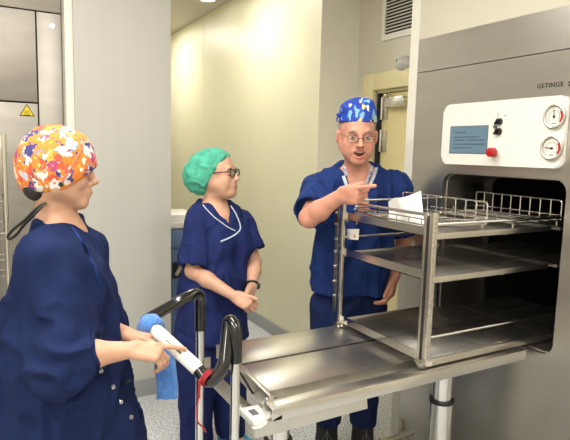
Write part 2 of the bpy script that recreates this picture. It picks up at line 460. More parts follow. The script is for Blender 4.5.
# ------------------------------------------------------------------ THE SETTING
HC = 3.05
def wall(name, lo, hi, m): return struct(name, MB().box(lo, hi), m)
wall('floor', (-6.2, -4.3, -.1), (3.7, 1.9, 0), M['floor'])
wall('ceiling', (-6.2, -4.3, HC), (3.7, 1.9, HC+.1), M['ceil'])
wall('wall_corridor', (-6.1, .18, 0), (-1.17, .30, HC), M['yellow'])
b = MB(); b.box((-1.29, .182, 0), (-1.168, .52, HC))
struct('wall_alcove_left', b, M['greywall'])
# alcove back wall with the door opening
DX0, DX1, DZ = -.93, -.02, 2.06
b = MB(); b.box((-1.29, .52, 0), (DX0, .64, HC)); b.box((DX0, .52, DZ), (DX1, .64, HC)); b.box((DX1, .52, 0), (.06, .64, HC))
struct('wall_alcove_back', b, M['cream'])
wall('wall_stub', (-.005, 0, 0), (.058, .519, HC), M['trimwhite'])
wall('wall_machine_side', (.058, .004, 2.2), (3.7, .12, HC), M['cream'])
wall('wall_machine_right', (1.62, .002, 0), (3.7, .12, 2.2), M['cream'])
wall('wall_right', (3.6, -4.3, 0), (3.7, 0, HC), M['cream'])
wall('wall_behind', (-6.2, -4.3, 0), (3.6, -4.2, HC), M['cream'])
wall('wall_corridor_end', (-6.2, -1.2, 0), (-6.1, .3, HC), M['cream'])
wall('wall_corridor_near', (-6.1, -1.2, 0), (-1.22, -.97, HC), M['cream'])
wall('wall_left', (-1.45, -4.2, 0), (-1.33, -1.58, HC), M['cream'])
wall('wall_pillar', (-1.9, -1.535, 0), (-1.1, -.966, HC), M['pillar'])
b = MB(); b.box((-1.33, -1.582, 0), (-1.098, -1.536, HC), .004)
struct('trim_1', b, M['trimwhite'])
b = MB(); b.box((-1.098, -1.53, 0), (-1.088, -.968, .11)); struct('baseboard_pillar', b, M['skirt'])
b = MB(); b.box((-6.1, .165, 0), (-1.168, .179, .11)); struct('baseboard_corridor', b, M['skirt'])
b = MB(); b.box((-1.167, .18, 0), (-1.155, .52, .11)); struct('baseboard_alcove', b, M['skirt'])
for i, x in enumerate((-2.35, -3.55, -4.75)):
    struct('trim_%d' % (i+2), MB().box((x, .1775, .11), (x+.006, .1805, HC)), M['greywall'])
# door 1: yellow laminate leaf in a yellow frame
b = MB(); fwid = .12
b.box((DX0-fwid, .485, 0), (DX0, .53, DZ+fwid), .006); b.box((DX1, .485, 0), (DX1+.012, .53, DZ+fwid), .004); b.box((DX0, .485, DZ), (DX1, .53, DZ+fwid), .006)
d1 = struct('door_1', b, M['doorF'])
b = MB(); b.box((DX0, .531, DZ-.018), (DX1, .62, DZ)); b.build('door_rebate', M['doorF'], d1)
b = MB(); b.box((DX0, .531, 0), (DX0+.03, .638, DZ-.018)); b.build('door_gap_shade', M['rubber'], d1)  # black strip painted in for the shade of the open gap beside the leaf
b = MB(); b.box((DX0+.032, .555, .01), (DX1-.005, .605, DZ-.022), .003); leaf = b.build('door_leaf', M['doorY'], d1)
for z in (1.93, 1.70, .35):
    b = MB(); b.box((DX0+.035, .545, z-.075), (DX0+.10, .562, z+.075), .003); b.cyl((DX0+.05, .537, z-.08), (DX0+.05, .537, z+.08), .010); b.build('hinge', M['steelH'], d1)
b = MB(); b.box((-.80, .49, 1.93), (-.60, .56, 2.0), .008); b.box((-.79, .475, 2.0), (-.765, .56, 2.02), .004)
b.tube([(-.62, .50, 1.965), (-.35, .47, 1.99), (-.15, .5, 2.0)], .01); cl = b.build('door_closer', M['chrome'], d1)
b = MB(); b.cyl((-.12, .56, 1.02), (-.12, .50, 1.02), .012); b.tube([(-.12, .505, 1.02), (-.24, .505, 1.02)], .010); b.build('door_handle', M['chrome'], d1)

# ventilation grille high in the alcove
v0, v1 = ony(382, 42, .52), ony(416, 34, .52)
vx0, vx1, vz0, vz1 = -.885, -.50, 2.40, 2.86
g = thing('ventilation_grille', ((vx0+vx1)/2, .52, vz0), 'white louvred ventilation grille high on the wall above the yellow door', 'vent')
b = MB(); out = [(x, .519, z) for x, z in rrect(vx0, vx1, vz0, vz1, .004, 1)]; inn = [(x, .519, z) for x, z in rrect(vx0+.035, vx1-.03, vz0+.04, vz1-.04, .003, 1)]
b.frame(out, inn, (0, -.012, 0)); b.build('frame', M['trimwhite'], g)
b = MB(); n = 17
for i in range(n):
    z = vz0+.045+i*(vz1-vz0-.085)/n
    b.obox(((vx0+vx1)/2, .506, z+.011), ((1, 0, 0), nrm((0, .75, .66)), nrm((0, -.66, .75))), ((vx1-vx0)/2-.034, .010, .0012))
b.build('slats', M['trimwhite'], g)
b = MB(); b.box((vx0+.03, .515, vz0+.03), (vx1-.03, .519, vz1-.03)); b.build('backing', M['rubber'], g)
# dome detector beside grille
s0 = ony(406, 64, .52)
g = thing('wall_sensor', (s0[0], .52, s0[2]-.04), 'small round silver sensor with a dark red window on the wall above the yellow door', 'sensor')
b = MB(); b.ball((s0[0], .510, s0[2]), .075, 20, (1, .75, .72)); b.build('housing', mat('silver_plastic', (.55, .55, .54), .35), g)
b = MB(); b.ball((s0[0]-.025, .478, s0[2]+.018), .024, 14, (1, .8, .55)); b.build('lens', mat('dark_red_lens', (.07, .012, .01), .15), g)

# ------------------------------------------------------------------ lights the room has
def ceiling_panel(x, y, sx, sy, power, label):
    t = thing('ceiling_light', (x, y, HC), label, 'ceiling light', 'flat ceiling light panels')
    b = MB(); b.frame([(x-sx, y-sy, HC), (x+sx, y-sy, HC), (x+sx, y+sy, HC), (x-sx, y+sy, HC)], [(x-sx+.03, y-sy+.03, HC), (x+sx-.03, y-sy+.03, HC), (x+sx-.03, y+sy-.03, HC), (x-sx+.03, y+sy-.03, HC)], (0, 0, -.015))
    b.build('frame', M['trimwhite'], t)
    b = MB(); b.box((x-sx+.03, y-sy+.03, HC-.010), (x+sx-.03, y+sy-.03, HC-.002)); b.build('diffuser', M['lamp'], t)
    la = bpy.data.lights.new('panel_light', 'AREA'); la.shape = 'RECTANGLE'; la.size = 2*sx-.08; la.size_y = 2*sy-.08; la.energy = power; la.color = (1, .965, .90)
    o = bpy.data.objects.new('panel_light', la); COL.objects.link(o); o.location = (0, 0, -.03); o.parent = t
ceiling_panel(.55, -1.55, .6, .15, 20, 'long light panel in the ceiling over the trolley')
ceiling_panel(2.3, -1.2, .6, .15, 20, 'long light panel in the ceiling in front of the steel steriliser')
ceiling_panel(1.2, -3.0, .6, .15, 28, 'long light panel in the ceiling nearest the steel cladding')
ceiling_panel(2.8, -3.2, .6, .15, 22, 'long light panel in the ceiling behind the camera')
ceiling_panel(-2.0, -.45, 0.3, .3, 7, 'square light panel in the corridor ceiling above the blue cabinet')
ceiling_panel(-4.2, -.45, 0.3, .3, 10, 'square light panel at the far end of the corridor ceiling')
dl = onz(217, 0, HC)
t = thing('downlight', (dl[0], dl[1]-.02, HC), 'small round recessed downlight beside the yellow corridor wall', 'downlight')
b = MB(); ci = [(dl[0]+.07*cos(a), dl[1]-.1+.07*sin(a), HC) for a in np.linspace(0, 2*pi, 25)[:-1]]; co = [(dl[0]+.09*cos(a), dl[1]-.1+.09*sin(a), HC) for a in np.linspace(0, 2*pi, 25)[:-1]]
b.frame(co, ci, (0, 0, -.012)); b.build('bezel', M['trimwhite'], t)
b = MB(); b.cyl((dl[0], dl[1]-.1, HC-.001), (dl[0], dl[1]-.1, HC-.007), .069); b.build('lens', M['lamp'], t)

# ------------------------------------------------------------------ STEEL CLADDING of the washer on the left
xs = -1.2
t = thing('steel_washer', (xs, -2.6, 0), 'tall steel machine cladding with a yellow warning triangle, behind the floral cap', 'machine')
b = MB(); b.box((xs-.12, -4.15, 2.36), (xs, -1.584, HC-.01), .003); b.build('upper_panel', M['clad'], t)
ys = onx(37, 60, xs)[1]
b = MB(); b.box((xs-.12, ys+.003, .1), (xs, -1.584, 2.354), .004); b.build('side_panel', M['clad'], t)
zs = onx(20, 102, xs)[2]
b = MB(); b.box((xs-.12, -4.15, zs+.004), (xs, ys-.003, 2.354), .004); b.build('upper_door_panel', M['clad'], t)
b = MB(); b.box((xs-.12, -4.15, .1), (xs, ys-.003, zs-.004), .004); b.build('lower_door_panel', M['clad'], t)
b = MB(); b.box((xs-.12, -4.15, 0), (xs-.03, -1.584, .1)); b.box((xs-.125, -4.15, .1), (xs-.04, -1.59, 2.36)); b.build('carcass', M['rubber'], t)
c = onx(27, 112, xs)
b = MB(); r = .047
tri = lambda r_, x: [(x, c[1]+r_*sin(a), c[2]+r_*cos(a)) for a in (0, 2*pi/3, 4*pi/3)]
b.prism(tri(r, xs+.0005), (.002, 0, 0)); w = b.build('warning_sign', M['label_y'], t)
b = MB(); b.frame(tri(r*.98, xs+.0026), tri(r*.80, xs+.0026), (.0006, 0, 0))
for q in (-1, 0, 1):
    pts = [(xs+.003, c[1]+q*.010+.003*sin(k*1.3), c[2]-.012+k*.0035) for k in range(7)]; b.tube(pts, .0014, 6)
b.box((xs+.0026, c[1]-.018, c[2]-.018), (xs+.0034, c[1]+.018, c[2]-.0155)); b.build('warning_symbol', M['print'], w)
c2 = onx(52, 26, xs); b = MB(); b.cyl((xs, c2[1], c2[2]), (xs+.006, c2[1], c2[2]), .012); b.build('rivet', M['chrome'], t)

# wire shelving at the far left in front of the cladding
t = thing('wire_shelf_rack', (-.66, -2.15, 0), 'chrome wire shelving rack with a steel top box at the far left of the room', 'shelving')
for (x, y) in ((-.62, -1.925), (-1.05, -1.915), (-.62, -2.6), (-1.05, -2.6)):
    b = MB(); b.cyl((x, y, .0), (x, y, 1.65), .0125); b.build('post', M['chrome'], t)
for z in (.35, .72, 1.0, 1.18, 1.33):
    b = MB(); x0, x1, y0, y1 = -1.05, -.62, -2.6, -1.925
    b.tube([(x0, y0, z), (x1, y0, z), (x1, y1, z), (x0, y1, z)], .004, 8, closed=True); b.tube([(x0, y0, z-.03), (x1, y0, z-.03), (x1, y1, z-.03), (x0, y1, z-.03)], .003, 8, closed=True)
    for i in range(1, 27): y = y0+(y1-y0)*i/27; b.tube([(x0, y, z), (x1, y, z)], .0016, 6)
    for i in range(16): y = y0+(y1-y0)*i/15; b.tube([(x1, y, z), (x1, y, z-.03)], .0016, 6)
    b.build('wire_shelf', M['wire'], t)
b = MB(); b.box((-1.03, -2.6, 1.37), (-.625, -1.93, 1.645), .01); b.build('top_box', M['steelH'], t)

# blue cabinet behind the pillar
c = at(176, 222, 4.0)
t = thing('blue_cabinet', (-1.75, -.8, 0), 'blue cabinet with a white top behind the person in the green cap', 'cabinet')
b = MB(); b.box((-1.95, -.96, .10), (-1.52, -.50, 1.03), .004); b.build('body', M['cab'], t)
b = MB(); b.box((-1.97, -.965, 1.03), (-1.505, -.48, 1.075), .006); b.build('worktop', M['wtop'], t)
b = MB(); b.box((-1.516, -.955, .115), (-1.502, -.505, .88), .003); dd = b.build('door', M['cab'], t)
b = MB(); b.box((-1.516, -.955, .89), (-1.502, -.505, 1.02), .003); dr = b.build('drawer', M['cab'], t)
b = MB(); b.box((-1.94, -.94, 0), (-1.55, -.52, .10)); b.build('plinth', M['skirt'], t)
h0 = onx(178, 270, -1.502)
b = MB(); b.box((-1.502, h0[1]-.045, h0[2]-.06), (-1.494, h0[1]+.045, h0[2]+.06), .003); la_ = b.build('latch_plate', M['print'], dd)
b = MB(); b.obox((-1.488, h0[1], h0[2]), ((1, 0, 0), nrm((0, .5, .85)), nrm((0, -.85, .5))), (.006, .04, .014), .003); b.build('latch_lever', M['steelH'], dd)
t2 = MB(); t2.box((-1.93, -.93, 1.076), (-1.55, -.60, 1.125), .008)
tag(t2.build('white_tray', M['white']), 'white tray lying on the worktop of the blue cabinet', 'tray')

# ------------------------------------------------------------------ STEAM STERILISER (face in the plane y = 0)
XL, XR, ZT = .06, 1.62, 2.2
OX0, OX1, OZ0, OZ1 = .287, .952, .785, 1.517
t = thing('steam_steriliser', ((XL+XR)/2, 0, 0), 'large brushed steel built-in steriliser with an open chamber and white control panel', 'steriliser')
auto = t
hole = rrect(OX0, OX1, OZ0, OZ1, .055, 7)
def outer_for(hole, x0, x1, z0, z1):
    cx, cz = (OX0+OX1)/2, (OZ0+OZ1)/2; o = []
    for x, z in hole:
        dx, dz = x-cx, z-cz; ts = []
        if dx > 0: ts.append((x1-cx)/dx)
        if dx < 0: ts.append((x0-cx)/dx)
        if dz > 0: ts.append((z1-cz)/dz)
        if dz < 0: ts.append((z0-cz)/dz)
        k = min(ts); o.append([cx+dx*k, cz+dz*k])
    for (X, Z) in ((x0, z0), (x1, z0), (x0, z1), (x1, z1)):
        i = min(range(len(o)), key=lambda q: (o[q][0]-X)**2+(o[q][1]-Z)**2); o[i] = [X, Z]
    return o
oo = outer_for(hole, XL, XR, .12, 2.028)
b = MB(); b.frame([(x, 0, z) for x, z in oo], [(x, 0, z) for x, z in hole], (0, .03, 0)); b.build('front_panel', M['steelL'], t, sharp=30)
b = MB(); b.prism([(XL, -.001, 2.032), (XL, .003, ZT), (XL, .04, ZT), (XL, .04, 2.032)], (XR-XL, 0, 0)); b.build('hood_panel', M['steelL'], t)
b = MB(); b.box((XL, .03, 0), (XR, .06, .12)); b.build('plinth', M['steelL'], t)
b = MB(); b.frame([(x, .03, z) for x, z in hole], [(x, .03, z) for x, z in rrect(OX0+.004, OX1-.004, OZ0+.004, OZ1-.004, .052, 7)], (0, .30, 0)); b.build('chamber_collar', M['steelL'], t)
b = MB(); b.frame([(x, .33, z) for x, z in rrect(OX0-.02, OX1+.02, OZ0-.02, OZ1+.02, .06, 7)], [(x, .33, z) for x, z in rrect(OX0+.03, OX1-.02, OZ0+.02, OZ1-.02, .05, 7)], (0, .03, 0)); b.build('door_gasket', M['black'], t)
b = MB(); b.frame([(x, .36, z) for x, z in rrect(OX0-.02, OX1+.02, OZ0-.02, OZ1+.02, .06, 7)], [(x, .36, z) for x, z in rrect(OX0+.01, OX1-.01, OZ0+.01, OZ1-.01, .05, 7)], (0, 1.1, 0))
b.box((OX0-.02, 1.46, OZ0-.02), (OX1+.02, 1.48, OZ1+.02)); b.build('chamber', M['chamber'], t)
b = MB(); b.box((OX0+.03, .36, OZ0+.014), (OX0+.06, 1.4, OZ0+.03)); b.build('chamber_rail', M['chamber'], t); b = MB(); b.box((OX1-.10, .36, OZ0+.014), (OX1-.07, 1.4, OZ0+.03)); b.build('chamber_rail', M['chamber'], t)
# control panel
b = MB(); pr = rrect(.284, .935, 1.562, 1.850, .035, 6)
b.prism([(x, -.001, z) for x, z in pr], (0, -.020, 0)); bm_edges = [e for e in b.b.edges if all(v.co.y < -.015 for v in e.verts)]
bmesh.ops.bevel(b.b, geom=bm_edges, offset=.006, segments=2, affect='EDGES')
cp = b.build('control_panel', M['white'], t, sharp=50)
Y0 = -.0212
b = MB(); b.box((.336, Y0-.001, 1.613), (.566, Y0+.004, 1.745), .002); sb = b.build('screen_bezel', M['printg'], cp)
b = MB(); b.box((.340, Y0-.0022, 1.617), (.562, Y0, 1.741)); b.build('screen', M['screen'], cp)
b = MB()
for (x0, x1, z) in ((.345, .42, 1.712), (.345, .50, 1.690), (.345, .41, 1.676), (.43, .53, 1.676), (.345, .53, 1.657), (.345, .46, 1.64)): b.box((x0+.02, Y0-.003, z), (x1+.02, Y0-.002, z+.0035))
b.build('screen_text', M['screenl'], cp)
for (x, z, r) in ((.624, 1.757, .016), (.624, 1.714, .017)):
    b = MB(); b.cyl((x, Y0+.002, z), (x, Y0-.014, z), r, r*.85); b.obox((x-.002, Y0-.017, z), (nrm((.7, 0, .7)), (0, 1, 0), nrm((-.7, 0, .7))), (r*.95, .005, .004), .001); b.build('knob', M['black'], cp)
b = MB(); b.cyl((.604, Y0, 1.736), (.604, Y0-.008, 1.736), .008); b.build('key_switch', M['printg'], cp)
b = MB(); b.box((.612, Y0-.0015, 1.778), (.614, Y0, 1.796)); b.build('symbol_print', M['printg'], cp); b = MB(); b.cyl((.650, Y0-.0015, 1.783), (.650, Y0, 1.783), .003); b.build('indicator', M['printg'], cp)
b = MB(); b.cyl((.618, Y0+.002, 1.622), (.618, Y0-.022, 1.622), .014); b.build('button_collar', M['chrome'], cp)
b = MB(); b.cyl((.618, Y0-.020, 1.622), (.618, Y0-.046, 1.622), .021, .0195, 28); b.cyl((.618, Y0-.046, 1.622), (.618, Y0-.049, 1.622), .0195, .012, 28); b.build('emergency_button', M['red'], cp)
for (z, na) in ((1.767, 95), (1.642, 175)):
    x = .892; b = MB(); b.tube([(x+.044*cos(a), Y0-.008, z+.044*sin(a)) for a in np.linspace(0, 2*pi, 37)[:-1]], .006, 8, closed=True); b.cyl((x, Y0+.002, z), (x, Y0-.006, z), .045)
    pg = b.build('pressure_gauge', M['steelH'], cp)
    b = MB(); b.cyl((x, Y0-.006, z), (x, Y0-.0085, z), .041, .041, 32); b.build('dial', M['dial'], pg)
    b = MB(); A = np.radians(np.linspace(-40, 38, 10)); b.strip([(x+.033*cos(a), Y0-.0095, z+.033*sin(a)) for a in A], [(cos(a), 0, sin(a)) for a in A], .008, .001); b.build('red_sector', M['red'], pg)
    b = MB()
    for a in np.radians(np.arange(-45, 226, 15)): b.strip([(x+.031*cos(a), Y0-.0095, z+.031*sin(a)), (x+.037*cos(a), Y0-.0095, z+.037*sin(a))], (-sin(a), 0, cos(a)), .0016, .0006)
    b.strip([(x+.024*cos(a), Y0-.0095, z+.024*sin(a)) for a in np.radians(np.arange(-45, 226, 10))], [(cos(a), 0, sin(a)) for a in np.radians(np.arange(-45, 226, 10))], .0014, .0006)
    b.box((x-.009, Y0-.0095, z-.028), (x+.009, Y0-.009, z-.025)); b.build('scale_marks', M['printg'], pg)
    a = radians(na); b = MB(); b.tube([(x-.008*cos(a), Y0-.011, z-.008*sin(a)), (x+.030*cos(a), Y0-.011, z+.030*sin(a))], [.0022, .0008], 8); b.cyl((x, Y0-.009, z), (x, Y0-.013, z), .0045); b.build('needle', M['print'], pg)
# maker's lettering
def text(s_, x, y, z, size, m, parent, name, sx=1.):
    cu = bpy.data.curves.new(name, 'FONT'); cu.body = s_; cu.size = size; cu.extrude = .0006; cu.space_character = 1.12
    o = bpy.data.objects.new('tmp_text', cu); COL.objects.link(o); dg = bpy.context.evaluated_depsgraph_get()
    me = bpy.data.meshes.new_from_object(o.evaluated_get(dg)); bpy.data.objects.remove(o)
    me.materials.clear(); me.transform(Matrix.Translation((x, y, z)) @ Matrix.Rotation(pi/2, 4, 'X') @ Matrix.Diagonal((sx, 1, 1, 1)))
    return finish(name, me, m, parent, 0)
text('GETINGE', .782, -.0012, 1.888, .0262, M['print'], t, 'lettering', 1.0)
b = MB()
for q in (0, 1):
    for (x0, x1, z) in ((.915, .940, 1.889+q*.011), ): b.obox((.930, -.0012, 1.8915+q*.011), (nrm((1, 0, .45)), (0, 1, 0), nrm((-.45, 0, 1))), (.011, .0006, .0026)); b.obox((.948, -.0012, 1.8915+q*.011), (nrm((1, 0, -.45)), (0, 1, 0), nrm((.45, 0, 1))), (.011, .0006, .0026))
b.build('maker_mark', M['print'], t)

# ------------------------------------------------------------------ LOADING TROLLEY
TX0, TX1, TY0, TY1, TZ = .27, .86, -1.22, -.05, .80
t = thing('loading_trolley', (.57, -.65, 0), 'stainless steel loading trolley with black push handle docked at the steriliser', 'trolley')
tro = t
def steelbox(lo, hi, name, m='plate', bev=.003): return MB().box(lo, hi, bev).build(name, M[m], t)
steelbox((.262, -1.205, TZ-.022), (.486, -.05, TZ), 'top_plate')
steelbox((.502, -1.225, TZ-.022), (.742, -.05, TZ), 'top_plate')
steelbox((.4865, -1.2, TZ-.03), (.5015, -.05, TZ-.0008), 'slot_channel', 'black', 0)
b = MB(); b.box((.744, -1.225, TZ-.035), (.752, -.05, TZ+.002)); b.box((.752, -1.225, TZ-.045), (.80, -.05, TZ-.035)); b.build('channel_rail', M['plate'], t)
b = MB(); b.box((.798, -1.262, TZ-.050), (.862, -.035, TZ-.004), .006); b.build('side_rail', M['chrome' if 0 else 'plate'], t)
b = MB(); b.prism([(.835, -1.29, TZ-.05), (.835, -.88, TZ-.05), (.835, -.875, TZ-.088), (.835, -1.25, TZ-.092)], (.02, 0, 0)); b.build('side_fascia', M['plate'], t)
b = MB(); b.box((.25, -1.20, TZ-.06), (.262, -.05, TZ-.004)); b.box((.30, -1.0, TZ-.07), (.82, -.94, TZ-.03)); b.box((.30, -.40, TZ-.07), (.82, -.34, TZ-.03)); b.box((.27, -1.19, TZ-.07), (.80, -1.15, TZ-.024)); b.build('underframe', M['steelH'], t)
# end bracket and white end stop
b = MB(); b.obox((.672, -1.235, TZ-.004), (nrm((1, -.05, 0)), nrm((.05, 1, 0)), (0, 0, 1)), (.150, .010, .026), .005); br = b.build('end_bracket', M['plate'], t)
for x in (.54, .805):
    b = MB(); b.cyl((x, -1.247, TZ), (x, -1.256, TZ), .012); b.build('bolt', M['chrome'], br)
b = MB(); b.box((.735, -1.315, TZ-.07), (.840, -1.246, TZ-.042), .008); es_ = b.build('end_stop', M['white'], t); b = MB(); b.box((.30, -1.30, TZ-.085), (.84, -1.246, TZ-.071), .003); b.box((.30, -1.30, TZ-.085), (.306, -1.246, TZ-.03), .002); b.build('end_crossbar', M['plate'], t)
b = MB(); b.box((.765, -1.300, TZ-.0422), (.805, -1.275, TZ-.0410)); b.build('slot', M['printg'], es_)
b = MB(); b.prism([(.862, -1.225, TZ-.03), (.862, -1.30, TZ-.055), (.862, -1.325, TZ-.055), (.862, -1.32, TZ-.085), (.862, -1.22, TZ-.09)], (-.022, 0, 0)); b.build('corner_gusset', M['plate'], t)
# telescopic columns
for (x, y, zc) in ((.60, -1.09, .52), (.60, -.245, .50)):
    b = MB(); b.cyl((x, y, .13), (x, y, zc), .052, .052, 36); c = b.build('telescopic_column', M['chrome'], t)
    b = MB(); b.cyl((x, y, zc), (x, y, TZ-.05), .043, .043, 36); b.build('inner_tube', M['chrome'], c)
    b = MB(); b.cyl((x, y, zc-.004), (x, y, zc+.010), .0545, .0545, 36); b.build('collar_ring', M['black'], c)
# base frame with castors
b = MB(); b.box((.56, -1.25, .10), (.64, -.10, .14), .006); b.tube(fillet([(.20, -.02, .10), (.20, -1.22, .10), (1.0-.12, -1.22, .10), (.88, -.05, .10)], .06), .016)
b.box((.20, -1.11, .095), (.88, -1.07, .125)); b.box((.20, -.26, .095), (.88, -.22, .125)); b.build('base_frame', M['steelH'], t)
for (x, y) in ((.20, -1.22), (.88, -1.22), (.20, -.14), (.88, -.14)):
    b = MB(); b.cyl((x-.014, y, .041), (x+.014, y, .041), .040, .040, 24); c = b.build('castor', M['rubber'], t)
    b = MB(); b.box((x-.022, y-.014, .04), (x-.017, y+.018, .09)); b.box((x+.017, y-.014, .04), (x+.022, y+.018, .09)); b.box((x-.022, y-.014, .084), (x+.022, y+.018, .092)); b.cyl((x, y, .085), (x, y, .105), .01); b.build('castor_fork', M['chrome'], c)
# push handle: two steel poles, black foam arms, white sleeve on the crossbar
yP = -1.385
pA = ony(200, 330, yP); pB = ony(235.5, 362, yP)
xA, xB = pA[0], pB[0]
for x, zt in ((xA, pA[2]+.02), (xB, pB[2]+.02)):
    b = MB(); b.cyl((x, yP, .10), (x, yP, zt), .0145, .0145, 20); b.build('handle_pole', M['chrome'], t)
    b = MB(); b.box((x-.012, yP-.02, .09), (x+.012, -1.22, .112), .003); b.build('pole_foot', M['steelH'], t)
c1 = ony(197, 293, yP); c2_ = ony(228, 318, yP)
arcA = [pA, V(xA, yP, c1[2]+.005), at(182, 300, 1.72), at(146, 324, 1.70)]
grip0, grip1 = at(152, 326, 1.71), at(207, 380, 1.60)
arcA = fillet([pA, V(xA, yP, at(200, 293, 1.85)[2]), at(185, 298, 1.80), at(142, 322, 1.74), grip0], [.05, .05, .03], 8)
b = MB(); b.tube(arcA, .0185, 20); b.build('foam_arm', M['blackgl'], t)
gA, gB = at(152, 327, 1.71), at(199, 370, 1.625)
arcB = fillet([gB, at(209, 384, 1.60), at(224, 368, 1.60), at(229, 318, 1.66), V(xB, yP, at(236, 322, 1.68)[2]), pB], [.035, .04, .06, .045], 8)
b = MB(); b.tube(arcB, .0195, 20); b.build('foam_arm', M['blackgl'], t)
b = MB(); b.tube([gA, gB], .0185, 20); b.tube([gA+.1*(gB-gA), gA+.96*(gB-gA)], .0215, 20); gr = b.build('grip_sleeve', M['white'], t)
gd = nrm(gB-gA); gn = nrm(CAM-gA); gn = nrm(gn-gd*(gn@gd)); gs = np.cross(gd, gn)
b = MB(); b.obox(gA+.45*(gB-gA)+gn*.0215, (gd, gs, gn), (.02, .002, .0005)); b.obox(gA+.62*(gB-gA)+gn*.0215, (gd, gs, gn), (.012, .003, .0005)); b.build('sleeve_print', M['printg'], gr)
b = MB(); b.tube(spline([at(213, 378, 1.60), at(225, 376, 1.62), at(238, 371, 1.75), V(.70, -1.25, TZ-.02)], 6), .004, 8); b.build('brake_cable', M['rubber'], t)

# red cord looped on the handle
k0 = at(207, 377, 1.60)
b = MB(); q = at(207, 378, 1.60); dirh = nrm(at(213, 381, 1.6)-at(200, 371, 1.62)); u = nrm(np.cross(dirh, ZU)); w = np.cross(dirh, u)
for k in range(3): b.tube([q+dirh*(.006*(k-1))+.0235*(cos(a)*u+sin(a)*w) for a in np.linspace(0, 2*pi, 19)[:-1]], .003, 6, closed=True)
p = [at(x, y, d) for x, y, d in ((203, 375, 1.59), (200, 382, 1.575), (199, 395, 1.575), (197, 410, 1.575), (198, 422, 1.575), (203, 427, 1.585), (206, 432, 1.60))]
b.tube(spline(p, 8), .0026, 8)
for i in range(7): z = at(199.5-.1*i, 381+2.7*i, 1.575); b.ball(z, .0048, 8)
tag(b.build('red_cord', M['cord']), 'thin red cord tied round the black trolley handle and hanging down', 'cord')

# ------------------------------------------------------------------ STERILISER RACK
RX0, RX1, RY0, RY1 = .275, .832, -.60, .60
t = thing('steriliser_rack', ((RX0+RX1)/2, 0, TZ), 'stainless three shelf rack half inside the open chamber, its front end on the trolley', 'rack')
rack = t
zt = 1.392
def ushape(x, y, z0, z1, sgn, name='post'):
    b = MB(); b.box((x-.005, y-.006, z0), (x+.019, y+.004, z1), .001); b.box((x+.032, y-.006, z0), (x+.040, y+.03, z1), .001); b.box((x+.015, y+.006, z0), (x+.035, y+.010, z1)); return b.build(name, M['steel'], t)
# front right post: twin profile with dark groove and serrated edge
b = MB(); b.box((.806, -.612, .822), (.818, -.590, zt+.002), .002); b.box((.834, -.612, .822), (.854, -.588, zt+.002), .002); pf = b.build('post', M['steel'], t)
b = MB(); b.box((.818, -.602, .822), (.834, -.596, zt)); b.build('post_groove', M['black'], pf)
b = MB()
for i in range(30): z = .85+i*.018; b.box((.854, -.606, z), (.859, -.594, z+.009))
b.build('post_teeth', M['steel'], pf)
b = MB(); b.prism([(.803, -.614, .838), (.857, -.614, .838), (.866, -.614, .822), (.833, -.614, .802), (.798, -.614, .822)], (0, .03, 0)); b.build('post_foot', M['chrome'], pf)
b = MB(); b.box((.272, -.608, .81), (.290, -.590, zt), .003); pb = b.build('post', M['steel'], t)
b = MB(); b.box((.265, -.62, .802), (.298, -.585, .83), .003); b.build('post_foot', M['chrome'], pb)
for x in (.272, .818):
    b = MB(); b.box((x, RY1-.02, .81), (x+.018, RY1, zt), .003); b.build('post', M['steel'], t)
# locking strip with bolts beside the left post
b = MB(); b.box((.229, -.606, .875), (.253, -.600, 1.395), .001); b.prism([(.229, -.606, .876), (.253, -.606, .876), (.241, -.606, .855)], (0, .006, 0)); ls = b.build('locking_strip', M['perfbar'], t)
for z in (1.38, 1.33, 1.28, 1.21, 1.15, 1.08, 1.01, .94): 
    b = MB(); b.cyl((.2425, -.606, z), (.2425, -.618, z), .0078, .006, 12); b.build('strip_bolt', M['chrome'], ls)
for z in (1.36, 1.18):
    b = MB(); b.box((.25, -.604, z-.005), (.275, -.598, z+.005)); b.build('strip_bracket', M['steelH'], ls)
# shelves
for (z, zf, y1) in ((1.325, .024, .56), (1.16, .018, .56), (.842, .018, .56)):
    b = MB(); b.box((RX0, -.585, z-.018), (RX1, y1, z-.0165)); sh = b.build('shelf', M['perf'], t, sharp=0)
    b = MB(); b.prism([(RX0+.012, -.594, z+.012), (RX0+.012, -.590, z+.012), (RX0+.012, -.590, z-.024), (RX0+.012, -.594, z-.024)], (.535, 0, 0)); b.box((RX0, -.594, z-.024), (RX1, -.575, z-.021)); b.build('shelf_end_bar', M['chrome'], sh)
    b = MB(); b.box((RX1-.004, -.60, z-.032), (RX1+.001, .10, z-.010), .001); b.box((RX0, -.60, z-.032), (RX0+.004, y1, z-.006), .001); b.box((RX0, -.20, z-.034), (RX1, -.18, z-.020)); b.box((RX0, .16, z-.034), (RX1, .18, z-.020)); b.build('shelf_edge', M['steel'], sh)
    b = MB()
    for x in (RX0+.20, RX0+.38): b.box((x, -.58, z-.026), (x+.022, y1, z-.019))
    b.build('shelf_rib', M['steel'], sh)
for (y, z) in ((-.60, zt-.008),):
    b = MB(); b.tube([(.28, y, z), (.83, y, z)], .0065, 12); b.build('top_end_rod', M['chrome'], t)
b = MB(); b.tube([(.280, -.6, zt-.004), (.280, RY1, zt-.004)], .006, 12); b.build('top_side_rod', M['chrome'], t)
b = MB(); b.tube([(.838, -.6, 1.350), (.838, RY1, 1.350)], .0055, 12); b.build('top_side_rod', M['chrome'], t)
b = MB(); b.tube([(.276, -.6, 1.22), (.276, RY1, 1.22)], .006, 12); b.build('side_rod', M['chrome'], t)
b = MB(); b.tube([(.836, -.6, .920), (.836, RY1, .920)], .0055, 12); b.build('side_rod', M['chrome'], t)
